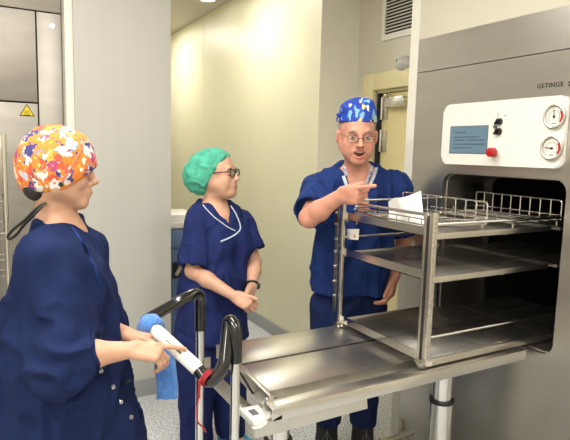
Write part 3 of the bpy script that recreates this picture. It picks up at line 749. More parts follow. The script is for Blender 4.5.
b = MB(); b.box((RX0, -.598, .803), (RX0+.03, RY1, .818)); b.box((RX1-.03, -.598, .803), (RX1, RY1, .818)); b.build('runner', M['steel'], t)
# hanging label on the side rod
tg = thing('label_tag', (.285, -.53, 1.20), 'small white label tag hanging on the rod at the left post of the rack', 'tag')
a_, b_, c_, d_ = [ony(x, y, -.56) for x, y in ((347, 229), (359, 229), (358, 240), (347, 239))]
q = MB(); q.prism([a_, b_, c_, d_], (0, .002, 0)); q.build('card', M['paper'], tg)
e = ony(354.5, 235.5, -.563); q = MB(); q.prism([(e[0]-.008, -.5615, e[2]-.010), (e[0]+.008, -.5615, e[2]-.010), (e[0], -.5615, e[2]+.010)], (0, -.001, 0)); q.build('printed_mark', M['orange'], tg)

# ------------------------------------------------------------------ WIRE BASKETS on the top shelf
def basket(y0, y1, x0, x1, label):
    zb, zt_ = 1.335, 1.425; r = .0034
    t = thing('wire_basket', ((x0+x1)/2, (y0+y1)/2, 1.31), label, 'basket', 'wire baskets on the top shelf of the rack')
    n = 9; b = MB()
    b.tube(fillet([(x0, y1, zb), (x0, y1, zt_), (x1, y1, zt_-.004), (x1, y1, zb)], .014), r, 8)
    for i in range(1, n): x = x0+(x1-x0)*i/n; b.tube([(x, y1, zb), (x, y1, zt_-.002)], r*.9, 6)
    b.build('hoop_row', M['wire'], t)
    b = MB(); b.tube([(x0, y0, zb), (x1, y0, zb), (x1, y1, zb), (x0, y1, zb)], r, 8, closed=True)
    b.tube([(x0, y0, zb+.022), (x1, y0, zb+.022), (x1, y1, zb+.022), (x0, y1, zb+.022)], r*.8, 8, closed=True)
    for i in range(1, 7): x = x0+(x1-x0)*i/7; b.tube([(x, y0, zb+.022), (x, y0, zb), (x, y1, zb)], r*.7, 6)
    for i in range(1, 4): y = y0+(y1-y0)*i/4; b.tube([(x0, y, zb+.022), (x0, y, zb), (x1, y, zb), (x1, y, zb+.022)], r*.7, 6)
    b.build('wire_base', M['wire'], t)
    for (x, y) in ((x0+.01, y0+.01), (x1-.01, y0+.01), (x0+.01, y1-.01), (x1-.01, y1-.01)):
        b = MB(); b.cyl((x, y, 1.309), (x, y, zb), .004, .004, 8); b.build('foot', M['wire'], t)
basket(-.55, -.27, .30, .80, 'near wire basket with a row of hoops and a white paper sheet, outside the chamber')
basket(-.14, .17, .355, .825, 'far wire basket with a row of hoops, inside the mouth of the chamber')
# white wrapping paper propped in the near basket
P_ = []; nx, nz = 12, 10
c00, c10, c01, c11 = ony(388, 222, -.50), ony(424, 227, -.50), ony(388, 202, -.49), ony(418, 192, -.48)
for j in range(nz+1):
    for i in range(nx+1):
        u, v = i/nx, j/nz; p = (1-u)*(1-v)*c00+u*(1-v)*c10+(1-u)*v*c01+u*v*c11
        P_.append(p+V(0, .012*sin(u*5+v*2)+.010*(u > .62)*(u-.62)*4-.01*v, .006*sin(u*7)*v))
b = MB(); vs = [b.b.verts.new(Vector(p)) for p in P_]; vb = [b.b.verts.new(Vector(p+V(0, .0025, 0))) for p in P_]
for j in range(nz):
    for i in range(nx):
        q = [j*(nx+1)+i, j*(nx+1)+i+1, (j+1)*(nx+1)+i+1, (j+1)*(nx+1)+i]
        b.b.faces.new([vs[k] for k in q]); b.b.faces.new([vb[k] for k in q[::-1]])
ed = [j*(nx+1) for j in range(nz+1)]; 
for L_ in (list(range(nx+1)), [nz*(nx+1)+i for i in range(nx+1)], [j*(nx+1) for j in range(nz+1)], [j*(nx+1)+nx for j in range(nz+1)]):
    for a, c in zip(L_[:-1], L_[1:]): b.b.faces.new((vs[a], vs[c], vb[c], vb[a]))
tag(b.build('wrapping_paper', M['paper']), 'white crumpled wrapping paper propped in the near wire basket', 'paper')
# ------------------------------------------------------------------ PEOPLE
def head(F, c, f, l, u, s=1., smile=0., openm=0., jowl=0., nose=1.):
    P = lambda a, b_, d: c+(f*a+l*b_+u*d)*s
    ax = (f, l, u)
    F.ell(P(-.014, 0, .034), V(.098, .076, .086)*s, ax, .01)
    F.ell(P(.024, 0, -.025), V(.066, .064, .088)*s, ax, .03)
    for q in (-1, 1):
        F.cap(P(-.004, q*.052, -.052), P(.070, q*.010, -.100), .021*s, .019*s, .03)
        F.cap(P(-.008, q*.060, -.010), P(-.004, q*.052, -.060), .016*s, .018*s, .03)
        F.ell(P(.064, q*.040, -.034), V(.024, .022, .022)*s, ax, .02)
        if jowl: F.ell(P(.046, q*.040, -.066), V(.036, .027, .036)*s*jowl, ax, .03)
    F.cap(P(.078, .010, -.106), P(.078, -.010, -.106), .017*s, None, .02)
    F.cap(P(.080, .034, .020), P(.080, -.034, .020), .012*s, None, .018)
    for q in (-1, 1): F.ell(P(.096, q*.032, -.001), V(.016, .018, .0125)*s, ax, .012, 'sub')
    F.cap(P(.092, 0, .008), P(.112*nose, 0, -.032), .0085*s, .011*s, .012)
    F.ell(P(.115*nose, 0, -.034), V(.012, .012, .010)*s, ax, .006)
    for q in (-1, 1): F.ell(P(.103, q*.013, -.038), V(.012, .008, .008)*s, ax, .006)
    for q in (-1, 1): F.cap(P(.103, q*.019, -.040), P(.086, q*.032, -.062), .0022*s, None, .008, op='sub')
    F.ell(P(.085, 0, -.066), V(.020, .030, .022)*s, ax, .02)
    if openm:
        F.ell(P(.100, 0, -.074), V(.024, .026, .014)*s, ax, .006, 'sub')
        pts = [P(.099-.022*abs(cos(a))**2, .028*cos(a), -.074+.0175*sin(a)+.006*abs(cos(a))) for a in np.linspace(0, 2*pi, 13)]
        for a, b_ in zip(pts[:-1], pts[1:]): F.cap(a, b_, .0052*s, None, .005)
    else:
        F.cap(P(.1015, .016, -.067), P(.1015, -.016, -.067), .0055*s, None, .006); F.cap(P(.098, .013, -.078), P(.098, -.013, -.078), .0065*s, None, .006)
        F.cap(P(.106, .020, -.0715+smile), P(.1075, 0, -.0725), .0022*s, None, .003, op='sub'); F.cap(P(.106, -.020, -.0715+smile), P(.1075, 0, -.0725), .0022*s, None, .003, op='sub')
    for q in (-1, 1):
        e = P(-.006, q*(.078+.006*(openm > 0)), -.012); ea = (nrm(f+q*l*.35), nrm(l-q*f*.35), u)
        F.ell(e, V(.018, .008, .032)*s, ea, .006); F.ell(e+q*l*.008*s+f*.002, V(.009, .006, .018)*s, ea, .004, 'sub')
        F.ell(P(-.004, q*.076, -.038), V(.008, .006, .008)*s, ea, .004)
def face_parts(root, c, f, l, u, s, browm, look, openm=0., smile=0., iris=.0078):
    P = lambda a, b_, d: c+(f*a+l*b_+u*d)*s
    for q in (-1, 1):
        e = P(.0775, q*.032, -.001); b = MB(); b.ball(e, .0125*s, 16); eo = b.build('eye', M['eye'], root)
        lk = nrm(look); b = MB(); b.ball(e+lk*.0072*s, iris*s, 12); b.build('iris', M['iris'], eo)
        b = MB(); b.strip(spline([P(.0905, q*.018, .0165), P(.0945, q*.034, .0235), P(.083, q*.050, .0165)], 6), u, .007*s, .004*s); b.build('eyebrow', browm, root)
        b = MB(); b.ball(e+u*.0052*s-f*.0002, .0132*s, 14, (1, 1.15, .8), (f, l, u)); b.build('eyelid', M['lid'], root)
        b = MB(); b.ball(e-u*.0075*s-f*.0004, .0128*s, 14, (1, 1.15, .7), (f, l, u)); b.build('eyelid', M['lid'], root)
    if openm:
        b = MB(); b.ball(P(.083, 0, -.073), .016*s, 16, (.7, 1.6, .95), (f, l, u)); mo = b.build('mouth', M['mouth'], root)
        b = MB(); b.strip(spline([P(.088, -.020, -.0625), P(.0965, 0, -.0635), P(.088, .020, -.0625)], 6), u, .0075*s, .004*s); b.build('teeth', M['teeth'], mo)
        b = MB(); b.tube([P(.103-.024*abs(cos(a))**2, .0275*cos(a), -.074+.0165*sin(a)+.006*abs(cos(a))) for a in np.linspace(0, 2*pi, 25)[:-1]], .0036*s, 8, closed=True); b.build('lips', M['lip'], root)
    else:
        b = MB(); b.tube(spline([P(.094, -.023, -.0675+smile), P(.1055, -.010, -.0685), P(.1075, 0, -.0690), P(.1055, .010, -.0685), P(.094, .023, -.0675+smile)], 6), [.001]+[.0030*s]*23+[.001], 8)
        b.tube(spline([P(.094, -.022, -.0700+smile), P(.1030, -.010, -.0775), P(.1045, 0, -.0785), P(.1030, .010, -.0775), P(.094, .022, -.0700+smile)], 6), [.001]+[.0036*s]*23+[.001], 8)
        b.build('lips', M['lip'], root)
def hand(F, w, d, n, a, curls, thumb, s=1., spread=.06, thick=1.):
    """w wrist, d palm direction, n palm normal (towards the palm side), a = towards the thumb; curls: per finger three angles"""
    d = nrm(d); n = nrm(n-d*(n@d)); a = nrm(a-d*(a@d)-n*(a@n))
    for i in range(4):
        off = (.027, .009, -.009, -.026)[i]; k = w+d*(.088, .092, .087, .078)[i]*s+a*off*s
        F.cap(w+a*off*.6*s+d*.012*s, k, .0135*s*thick, .0115*s, .012)
        ang = 0; p = k; R0 = .0095 if i < 3 else .0082
        fd = nrm(d+a*spread*(1.5-i))
        for j, L_ in enumerate(((.044, .027, .021), (.048, .030, .022), (.045, .028, .021), (.036, .022, .019))[i]):
            ang += radians(curls[i][j]); q = p+(fd*cos(ang)+n*sin(ang))*L_*s
            F.cap(p, q, (R0-.0007*j)*s, (R0-.0007*(j+1))*s, .004); p = q
    F.ell(w+d*.045*s, V(.048, .034, .013)*s*thick, (d, a, n), .012)
    t0 = w+d*.018*s+a*.022*s; th = nrm(thumb)
    t1 = t0+nrm(th+d*.25)*.040*s; t2 = t1+nrm(th+d*.55)*.034*s; t3 = t2+nrm(th+d*.8)*.026*s
    F.cap(t0, t1, .0155*s, .0125*s, .014); F.cap(t1, t2, .0115*s, .0105*s, .004); F.cap(t2, t3, .0105*s, .0085*s, .003)
def bodybox(pts, pad=.16):
    p = np.array(pts); return p.min(0)-pad, p.max(0)+pad
def basis(f): f = nrm(f); l = nrm(np.cross(ZU, f)); return f, l, np.cross(f, l)
def lerp(a, b_, t): return V(a)+(V(b_)-V(a))*t
def shoe(F, heel, d, s=1.):
    d = nrm(V(d[0], d[1], 0)); l = np.cross(ZU, d); h = V(heel[0], heel[1], 0)
    F.cap(h+V(0, 0, .035)+d*.0, h+V(0, 0, .030)+d*.17*s, .040*s, .045*s, .02, l, .95)
    F.cap(h+V(0, 0, .05), h+V(0, 0, .085)+d*.02, .042*s, .040*s, .03); F.cap(h+V(0, 0, .075)+d*.03, h+V(0, 0, .04)+d*.12, .036*s, .035*s, .03)
    F.cutbelow(.002)

# ================= person in the green cap (middle) =================
hc = at(217.5, 173, 2.78); hf, hl, hu = basis(rt0*.93-fw0*.30+ZU*.05); S = .95
bf, bl, bu = basis(rt0*.65-fw0*.76)
pel = at(214, 330, 2.83); foot0 = V(pel[0], pel[1], 0)
root = thing('person', foot0, 'person in navy scrubs, green bouffant cap and black glasses, hands folded, facing right', 'person')
nb = at(214, 206, 2.82); shR, shL = at(197, 226, 2.72), at(243, 225, 2.92)
elR, wrR = at(193, 271, 2.69), at(234, 296, 2.60); elL, wrL = at(254, 262, 2.90), at(252, 288, 2.76)
hipc = at(211, 322, 2.83); chest = at(217, 246, 2.83); waist = at(214, 285, 2.82)
F = Field(*bodybox([foot0, hc+ZU*.0, elR, wrR, elL, wrL, shL], .15), .004)
head(F, hc, hf, hl, hu, S, smile=.006, jowl=.95)
F.cap(hc-hf*.018-hu*.06, nb, .053, .058, .03); F.ell(hc+hf*.035-hu*.105, V(.045, .045, .022), (hf, hl, hu), .03); F.cap(nb, lerp(shR, nb, .15), .045, .040, .03); F.cap(nb, lerp(shL, nb, .15), .045, .040, .03)
F.cap(lerp(nb, chest, .35), chest, .10, .135, .04, bf, .68); F.cap(chest, hipc, .135, .145, .04, bf, .66)
F.cap(lerp(nb, chest, .30)+bf*.03, chest+bf*.04, .07, .09, .03)
for sh, el, wr in ((shR, elR, wrR), (shL, elL, wrL)):
    F.cap(sh, el, .044, .037, .02); F.cap(el, lerp(el, wr, .35), .037, .037, .02); F.cap(lerp(el, wr, .35), wr, .037, .024, .02)
hipL, hipR = hipc+bl*.085-ZU*.05, hipc-bl*.085-ZU*.05
ankR, ankL = V(*(foot0-bl*.10+bf*.0)[:2], .09), V(*(foot0+bl*.10+bf*.03)[:2], .09)
for h_, a_ in ((hipR, ankR), (hipL, ankL)): F.cap(h_, a_, .075, .04, .03); F.cap(a_, a_-ZU*.04+bf*.12, .035, .03, .02)
# folded hands
dR = nrm(at(250, 305, 2.58)-wrR); nR = nrm(fw0*.75-ZU*.25-rt0*.3)
hand(F, wrR, dR, nR, nrm(ZU*.7+rt0*.6), [(45, 55, 35), (48, 55, 35), (50, 58, 35), (52, 60, 35)], nrm(dR+ZU*.35), .92)
dL = nrm(at(244, 306, 2.62)-wrL)
hand(F, wrL, dL, nrm(fw0*.7-rt0*.5), nrm(-rt0*.6+ZU*.4-fw0*.4), [(40, 50, 30)]*4, nrm(dL-fw0*.5), .90)
P_, Q_ = F.mesh(); P_ = relax(P_, Q_, 1); fmesh('body', P_, Q_, M['skinM'], root); TM = bvh(P_, Q_)
face_parts(root, hc, hf, hl, hu, S, M['brow'], hf, smile=.006)
# scrub top
F = Field(*bodybox([hipc-ZU*.15, nb, elR, elL, shL, shR], .17), .005)
F.cap(nb-bf*.02-ZU*.015, shR+ZU*.004, .058, .058, .04); F.cap(nb-bf*.02-ZU*.015, shL+ZU*.004, .058, .058, .04)
F.cap(lerp(nb, chest, .48), chest, .145, .165, .05, bf, .74); F.cap(chest, waist, .168, .174, .05, bf, .80); F.cap(waist, hipc-ZU*.25, .174, .205, .05, bf, .80)
for q in (-1, 1): F.ell(chest+bf*.085+bl*q*.065+ZU*.01, V(.055, .065, .07), (bf, bl, bu), .05)
for sh, el, k in ((shR, elR, .86), (shL, elL, .68)):
    F.cap(sh, lerp(sh, el, k), .060, .074, .035, cut=True, hollow=.008, hl=.03)
vt = at(238, 231, 2.66); F.cutbelow(hipc[2]-.085)
# neckline: skin shows between the shoulders down to the crossover
nkL, nkR = nb+bl*.062, nb-bl*.062; vb = at(237.5, 229, 2.68)
n1 = np.cross(bf, (vb-nkR)); n1 = n1 if n1@(nkL-nkR) < 0 else -n1; n2 = np.cross(bf, (vb-nkL)); n2 = n2 if n2@(nkR-nkL) < 0 else -n2
F.planes([(nkR, n1), (nkL, n2), (nb-bf*.01, -bf)], nb-.25, nb+.25)
F.cap(nb-ZU*.02, nb+ZU*.10-bf*.02, .056, .066, .01, op='sub')
Pt, Qt = F.mesh(); Pt = folds(Pt, Qt, .017, seed=1); Pt = relax(Pt, Qt, 1)
top = fmesh('scrub_top', Pt, Qt, M['navy'], root); TT = bvh(Pt, Qt)
def on(T, pts, lift=.003):
    out = [];
    for x, y in pts:
        h, n = hit(T, x, y, lift)
        if h is not None: out.append(h)
    return out
def edge_trim(name, P, Q, pts, w, m, parent, T):
    q = on(T, pts, .003)
    b = MB(); b.tube(spline(q, 5), w/2, 8, flat=.6); return b.build(name, m, parent)
lo = on(TT, [(205, 205), (210, 211), (216, 217), (223, 223), (230, 228), (236, 230)]); edge_trim('neck_piping', Pt, Qt, [(203, 205), (208, 211), (214, 217), (221, 222.5), (228, 227.5), (235, 231)], .007, M['piping'], top, TT)
edge_trim('neck_piping', Pt, Qt, [(231, 206), (235, 213), (239, 222), (240, 229), (236, 234), (229, 238), (221, 241.5)], .008, M['piping'], top, TT)
# trousers
F = Field(*bodybox([foot0+ZU*.1, hipc, ankR, ankL], .2), .006)
F.cap(hipc-ZU*.03, hipc-ZU*.10, .150, .150, .03, bf, .72)
for h_, a_ in ((hipR, ankR), (hipL, ankL)): F.cap(h_-ZU*.02, a_, .106, .078, .02, cut=V(0, 0, -1))
F.cutbelow(.075); Pq, Qq = F.mesh(); Pq = relax(folds(Pq, Qq, .010, (12, 12, 3), 3), Qq, 2); fmesh('trousers', Pq, Qq, M['navy'], root)
for a_, d_ in ((ankR, bf-bl*.25), (ankL, bf+bl*.25)):
    F = Field(a_-.32, a_+.32, .005); shoe(F, a_-nrm(d_)*.03, d_, 1.12); P_, Q_ = F.mesh(); n = vnormals(P_, Q_); P_ = P_+n*(.006*vnoise(P_*45))[:, None]; P_[:, 2] = np.maximum(P_[:, 2], .001); fmesh('shoe_cover', P_, Q_, M['blueplast'], root)
# cap
F = Field(hc-.22, hc+.22, .0035); cc = at(205.5, 173, 2.80)
cax = nrm(hf*.72+hu*.55); cay = nrm(np.cross(hl, cax))
F.ell(cc, V(.122, .100, .104), (cax, hl, cay), .02); F.ell(hc-hf*.012+hu*.034, V(.104, .083, .092)*S, (hf, hl, hu), .03)
nf = nrm(hf*.84-hu*.54); F.planes([(at(220.5, 170, 2.78), -nf)], hc-.25, hc+.25, .006)
P_, Q_ = F.mesh(); n = vnormals(P_, Q_); P_ = P_+n*(.0075*(1-2*np.abs(vnoise(P_*V(30, 30, 24)+3))))[:, None]; P_ = relax(P_, Q_, 1)
cap_ = fmesh('bouffant_cap', P_, Q_, M['bouf'], root)
b = MB(); b.ball(hc-hf*.042-hu*.055, .048, 16, (.8, 1.22, .7), (hf, hl, hu)); b.build('hair', M['hair'], root)
# glasses
def glasses(root, c, f, l, u, s, m, w=.052, h=.034, r=.0022, drop=0., fwd=.103, full=True):
    P = lambda a, b_, d: c+(f*a+l*b_+u*d)*s
    b = MB()
    for q in (-1, 1):
        ring = [P(fwd-.12*(abs(x+q*.034)-.02)**1*.35, x+q*.034, z-drop) for x, z in rrect(-w/2, w/2, -h/2, h/2, h*.38, 4)]
        b.tube(ring, r, 8, closed=True)
        b.tube([P(fwd-.012, q*(.034+w/2), .006-drop), P(fwd-.03, q*.071, .006), P(.0, q*.083, .002), P(-.018, q*.085, -.012)], r*.9, 8)
    b.tube([P(fwd, -.010, -drop+.003), P(fwd+.006, 0, -drop+.006), P(fwd, .010, -drop+.003)], r, 8)
    g = b.build('glasses_frame', m, root)
    for q in (-1, 1):
        b = MB(); b.prism([P(fwd-.001-.12*(abs(x+q*.034)-.02)*.35, x+q*.034, z-drop) for x, z in rrect(-w/2, w/2, -h/2, h/2, h*.38, 4)], f*.001); b.build('lens', M['glass'], g)
glasses(root, hc, hf, hl, hu, S, M['black'], r=.0030)
# wrist watch on her far wrist
wd = nrm(wrL-elL); wp = wrL-wd*.02; u1 = nrm(np.cross(wd, ZU)); u2 = np.cross(wd, u1)
b = MB(); b.tube([wp+.031*(cos(a)*u1+sin(a)*u2) for a in np.linspace(0, 2*pi, 25)[:-1]], .006, 8, closed=True); wt = b.build('watch_strap', M['black'], root)
wn = nrm(rt0*.85-fw0*.5); b = MB(); b.cyl(wp+wn*.030, wp+wn*.040, .017, .016, 20); b.build('watch_face', M['chrome'], wt)

# ================= man in the blue patterned cap =================
S = 1.09; hc = at(357, 134, 2.62); hf, hl, hu = basis(-fw0+rt0*.04-ZU*.16)
bf, bl, bu = basis(-fw0+rt0*.08)
pel = at(349, 300, 2.84); foot0 = V(pel[0], pel[1], 0)
root = thing('person', foot0, 'tall person in blue scrubs, blue patterned cap and lanyard, mouth open, pointing across the rack', 'person')
nb = at(357, 172, 2.73); shR, shL = at(321, 188, 2.76), at(394, 188, 2.80)
elR, wrR = at(309, 218, 2.53), at(340, 196, 2.40); elL, wrL = at(403, 239, 2.92), at(394, 277, 2.80)
hipc = at(349, 292, 2.86); chest = at(356, 216, 2.80); waist = at(352, 255, 2.82)
ankR, ankL = at(327, 424, 2.90), at(363, 424, 2.90)
F = Field(*bodybox([V(foot0[0], foot0[1], .05), hc, elR, wrR, elL, wrL, at(376, 185, 2.25)], .15), .004)
head(F, hc, hf, hl, hu, S, openm=1, jowl=1, nose=1.04)
F.cap(hc-hf*.022-hu*.06, nb, .056, .060, .02); F.cap(nb, lerp(shR, nb, .15), .05, .045, .03); F.cap(nb, lerp(shL, nb, .15), .05, .045, .03)
F.cap(lerp(nb, chest, .35), chest, .12, .15, .04, bf, .66); F.cap(chest, hipc, .155, .155, .04, bf, .70)
F.cap(nb+bf*.03, lerp(nb, chest, .7)+bf*.065, .05, .08, .03)
for sh, el, wr in ((shR, elR, wrR), (shL, elL, wrL)):
    F.cap(sh, el, .052, .044, .02); F.cap(el, lerp(el, wr, .35), .045, .046, .02); F.cap(lerp(el, wr, .35), wr, .046, .030, .02)
hipL, hipR = hipc+bl*.09-ZU*.05, hipc-bl*.09-ZU*.05
for h_, a_ in ((hipR, ankR), (hipL, ankL)): F.cap(h_, a_, .08, .045, .03); F.cap(a_, a_-ZU*.03+bf*.012, .035, .03, .02)
tipR = at(376, 194, 2.24); dR = nrm(tipR-wrR); aR = nrm(ZU*.9+rt0*.1)
hand(F, wrR, dR, nrm(fw0*1.-rt0*.1)*1., aR, [(2, 4, 4), (80, 90, 50), (82, 90, 50), (84, 90, 50)], nrm(dR*1.0+ZU*.22+fw0*.35), 1.12, spread=.02)
dL = nrm(at(390, 304, 2.76)-wrL); hand(F, wrL, dL, nrm(fw0*.4-rt0*.9), nrm(-fw0*.9-rt0*.4), [(28, 35, 22), (32, 38, 22), (34, 40, 22), (36, 42, 22)], nrm(dL*.8-rt0*.5-fw0*.3), 1.05)
P_, Q_ = F.mesh(); P_ = relax(P_, Q_, 1); fmesh('body', P_, Q_, M['skinO'], root); TM = bvh(P_, Q_)
face_parts(root, hc, hf, hl, hu, S, M['browg'], nrm(hf-ZU*.5-rt0*.1), openm=1)
# scrub top
F = Field(*bodybox([hipc-ZU*.05, nb, elR, elL, shL, shR], .2), .005)
F.cap(nb-bf*.01-ZU*.02, shR, .066, .068, .05); F.cap(nb-bf*.01-ZU*.02, shL, .066, .068, .05)
F.cap(lerp(nb, chest, .55), chest, .165, .185, .06, bf, .72); F.cap(chest, waist, .186, .190, .06, bf, .76); F.cap(waist, hipc-ZU*.15, .192, .200, .06, bf, .78)
for sh, el, k in ((shR, elR, .80), (shL, elL, .80)):
    F.cap(sh, lerp(sh, el, k), .070, .088, .045, cut=True, hollow=.009, hl=.04)
F.cutbelow(at(345, 298, 2.7)[2])
nkL, nkR = nb+bl*.085+ZU*.02, nb-bl*.085+ZU*.02; vb = at(358, 212, 2.62)
n1 = np.cross(bf, (vb-nkR)); n1 = n1 if n1@(nkL-nkR) < 0 else -n1; n2 = np.cross(bf, (vb-nkL)); n2 = n2 if n2@(nkR-nkL) < 0 else -n2
F.planes([(nkR, n1), (nkL, n2), (nb-bf*.02, -bf)], nb-.3, nb+.3)
F.cap(nb-ZU*.02, nb+ZU*.12, .066, .078, .01, op='sub')
Pt, Qt = F.mesh(); Pt = folds(Pt, Qt, .021, seed=5); Pt = relax(Pt, Qt, 1)
top = fmesh('scrub_top', Pt, Qt, M['navy2'], root); TT = bvh(Pt, Qt)
# pale inner trim of the neckline
for pts in ([(342, 160), (344, 168), (346, 177), (350, 188), (355, 199)], [(375, 160), (374, 168), (371, 177), (366, 188), (361, 198)]):
    q = [h for h in (on(TT, [(x+(-2.5 if x < 357 else 2.5), y)], .002) for x, y in pts) if h]; q = [h[0] for h in q]
    if len(q) > 2: b = MB(); b.strip(spline(q, 5), rt0, .016, .003); b.build('neck_trim', M['piping'], top)
# lanyard
lan = None
b = MB(); Lp = []
def first(x, y, lift):
    h1, _ = hit(TT, x, y, lift); h2, _ = hit(TM, x, y, lift)
    c = [h for h in (h1, h2) if h is not None]; return min(c, key=lambda h: np.linalg.norm(h-CAM)) if c else None
for side in ([(344, 158), (345, 166), (347.5, 176), (351, 188), (354, 200)], [(372, 158), (371, 166), (368, 176), (363, 188), (358, 200), (355, 210)]):
    q = [first(x, y, .006) for x, y in side]; q = [x for x in q if x is not None and (x-CAM)@FW > 2.45]
    if len(q) > 1: b.strip(spline(q, 5), rt0, .013, .002)
lan = b.build('lanyard', M['lany'], root)
h, n = hit(TT, 356, 214, .01)
if h is not None:
    b = MB(); b.tube([h+ZU*.02, h-ZU*.05], .003, 8); b.build('lanyard_clip', M['chrome'], lan)
q = on(TT, [(363, 201), (365, 198), (368, 198), (367, 202), (370, 201), (373, 200), (376, 202)], .003)
b = MB(); b.tube(spline(q, 4), .0016, 6); b.build('embroidery', M['piping'], top)
# trousers, shoes
F = Field(*bodybox([V(*foot0[:2], .12), hipc, ankR, ankL], .22), .006)
F.cap(hipc-ZU*.03, hipc-ZU*.10, .165, .165, .03, bf, .76)
for h_, a_ in ((hipR, ankR), (hipL, ankL)): F.cap(h_-ZU*.02, a_, .108, .066, .015, cut=V(0, 0, -1))
F.cutbelow(.165); Pq, Qq = F.mesh(); Pq = relax(folds(Pq, Qq, .011, (12, 12, 5), 8), Qq, 2); fmesh('trousers', Pq, Qq, M['navyD'], root)
for a_, d_ in ((ankR, bf-bl*.12), (ankL, bf+bl*.10)):
    F = Field(a_-.34, a_+.34, .005); shoe(F, a_-nrm(d_)*.02, d_, 1.05); F.cap(V(a_[0], a_[1], .09), V(a_[0], a_[1], .235), .058, .056, .03); P_, Q_ = F.mesh(); so = fmesh('shoe', P_, Q_, M['rubber'], root); TS = bvh(P_, Q_)
    b = MB(); d_ = nrm(d_); l_ = np.cross(ZU, d_); h0 = V(a_[0], a_[1], 0)-d_*.02; mid = []
    for k in range(4):
        x = .055+.022*k; q = []
        for s_ in (-.022, 0, .022):
            r = TS.ray_cast(Vector(h0+d_*x+l_*s_+ZU*.3), Vector((0, 0, -1)))
            if r[0] is not None: q.append(V(r[0])+ZU*.002)
        if len(q) == 3: b.tube(q, .0028, 6); mid.append(q[1])
    b.tube(mid, .0026, 6)
    b.build('laces', M['printg'], so)
# cap with knot, hair above the ears
F = Field(hc-.22, hc+.22, .0035)
F.cap(hc-hf*.012+hu*.045, hc-hf*.018+hu*.078, .092, .090, .02, hf, 1.12); F.ell(hc-hf*.02+hu*.116, V(.078, .080, .048), (hf, hl, hu), .02)
F.ell(hc-hl*.058+hu*.125+hf*.02, V(.03, .03, .022), (hf, hl, hu), .02); F.ell(hc-hf*.0+hu*.148+hl*.035, V(.04, .035, .018), (hf, hl, hu), .02)
pb_ = hc+hu*.052*S; F.planes([(pb_, hu*.98+hf*-.10)], hc-.25, hc+.25, .004)
P_, Q_ = F.mesh(); n = vnormals(P_, Q_); P_ = P_+n*(.003*vnoise(P_*24+9))[:, None]; P_ = relax(P_, Q_, 1)
cap_ = fmesh('surgical_cap', P_, Q_, M['capM'], root)
b = MB(); kk = hc-hl*.092+hu*.088; b.ball(kk, .012, 12, (1, 1.2, .8)); b.tube([kk, kk-hl*.01-hu*.02, kk-hl*.006-hu*.035], [.005, .004, .002], 8); b.build('cap_tie', M['capM'], cap_)
b = MB()
for q in (-1, 1): b.ball(hc+(hl*q*.078-hf*.020+hu*.026)*S, .032, 14, (.75, .22, .9), (hf, hl, hu))
b.build('hair', M['hairg'], root)
M['gold'] = mat('thin_metal_rim', (.12, .07, .05), .3, .6)
glasses(root, hc, hf, hl, hu, S, M['gold'], w=.046, h=.028, r=.0014, drop=.008, fwd=.108)

# ================= person in the floral cap (left, nearest) =================
S = .94; hc = at(58, 168, 1.64); hf, hl, hu = basis(rt0*.90+fw0*.40-ZU*.09)
bf, bl, bu = basis(rt0*.97+fw0*.22)
pel = at(52, 400, 1.68); foot0 = V(pel[0], pel[1], 0)
root = thing('person', foot0, 'person in dark navy coat and orange floral cap, both hands pointing at the trolley handle', 'person')
nb = at(58, 213, 1.68); shR, shL = at(50, 260, 1.55), at(84, 252, 1.83)
elR, wrR = at(70, 357, 1.50), at(130, 350, 1.565); elL, wrL = at(98, 328, 1.86), at(128, 335, 1.70)
hipc = at(50, 395, 1.70); chest = at(64, 290, 1.69); waist = at(60, 345, 1.69)
F = Field(*bodybox([foot0+ZU*.02, hc, elR, wrR, elL, wrL, at(178, 353, 1.65), hipc], .16), .004)
head(F, hc, hf, hl, hu, S, smile=.008)
F.cap(hc-hf*.022-hu*.055, nb-ZU*.03, .050, .055, .02); F.cap(nb-ZU*.03, lerp(shR, nb, .15), .048, .042, .03); F.cap(nb-ZU*.03, lerp(shL, nb, .15), .048, .042, .03)
F.cap(nb-ZU*.12, chest, .10, .13, .04, bf, .68); F.cap(chest, hipc, .13, .14, .04, bf, .66); F.cap(nb-ZU*.08+bf*.03, chest+bf*.03, .06, .08, .03)
for sh, el, wr in ((shR, elR, wrR), (shL, elL, wrL)):
    F.cap(sh, el, .046, .040, .02); F.cap(el, lerp(el, wr, .35), .040, .039, .02); F.cap(lerp(el, wr, .35), wr, .038, .024, .02)
hipL, hipR = hipc+bl*.085-ZU*.03, hipc-bl*.085-ZU*.03; ankR, ankL = foot0-bl*.10+ZU*.09, foot0+bl*.10+ZU*.09
for h_, a_ in ((hipR, ankR), (hipL, ankL)): F.cap(h_, a_, .075, .04, .03); F.cap(a_, a_-ZU*.04+bf*.12, .035, .03, .02)
dR = nrm(at(175, 354, 1.60)-wrR); hand(F, wrR, dR, nrm(-ZU*.85+fw0*.5), nrm(fw0*.85+ZU*.5), [(4, 6, 5), (48, 40, 20), (55, 45, 20), (50, 45, 25)], nrm(dR*.8+fw0*.4-ZU*.55), .90)
dL = nrm(at(163, 340, 1.62)-wrL); hand(F, wrL, dL, nrm(-ZU*.9-fw0*.2), nrm(-fw0*.8+ZU*.35), [(3, 5, 5), (40, 60, 35), (55, 60, 35), (60, 60, 35)], nrm(dL-fw0*.3-ZU*.3), .86)
P_, Q_ = F.mesh(); P_ = relax(P_, Q_, 1); fmesh('body', P_, Q_, M['skinL'], root)
face_parts(root, hc, hf, hl, hu, S, M['brow'], hf, smile=.008)
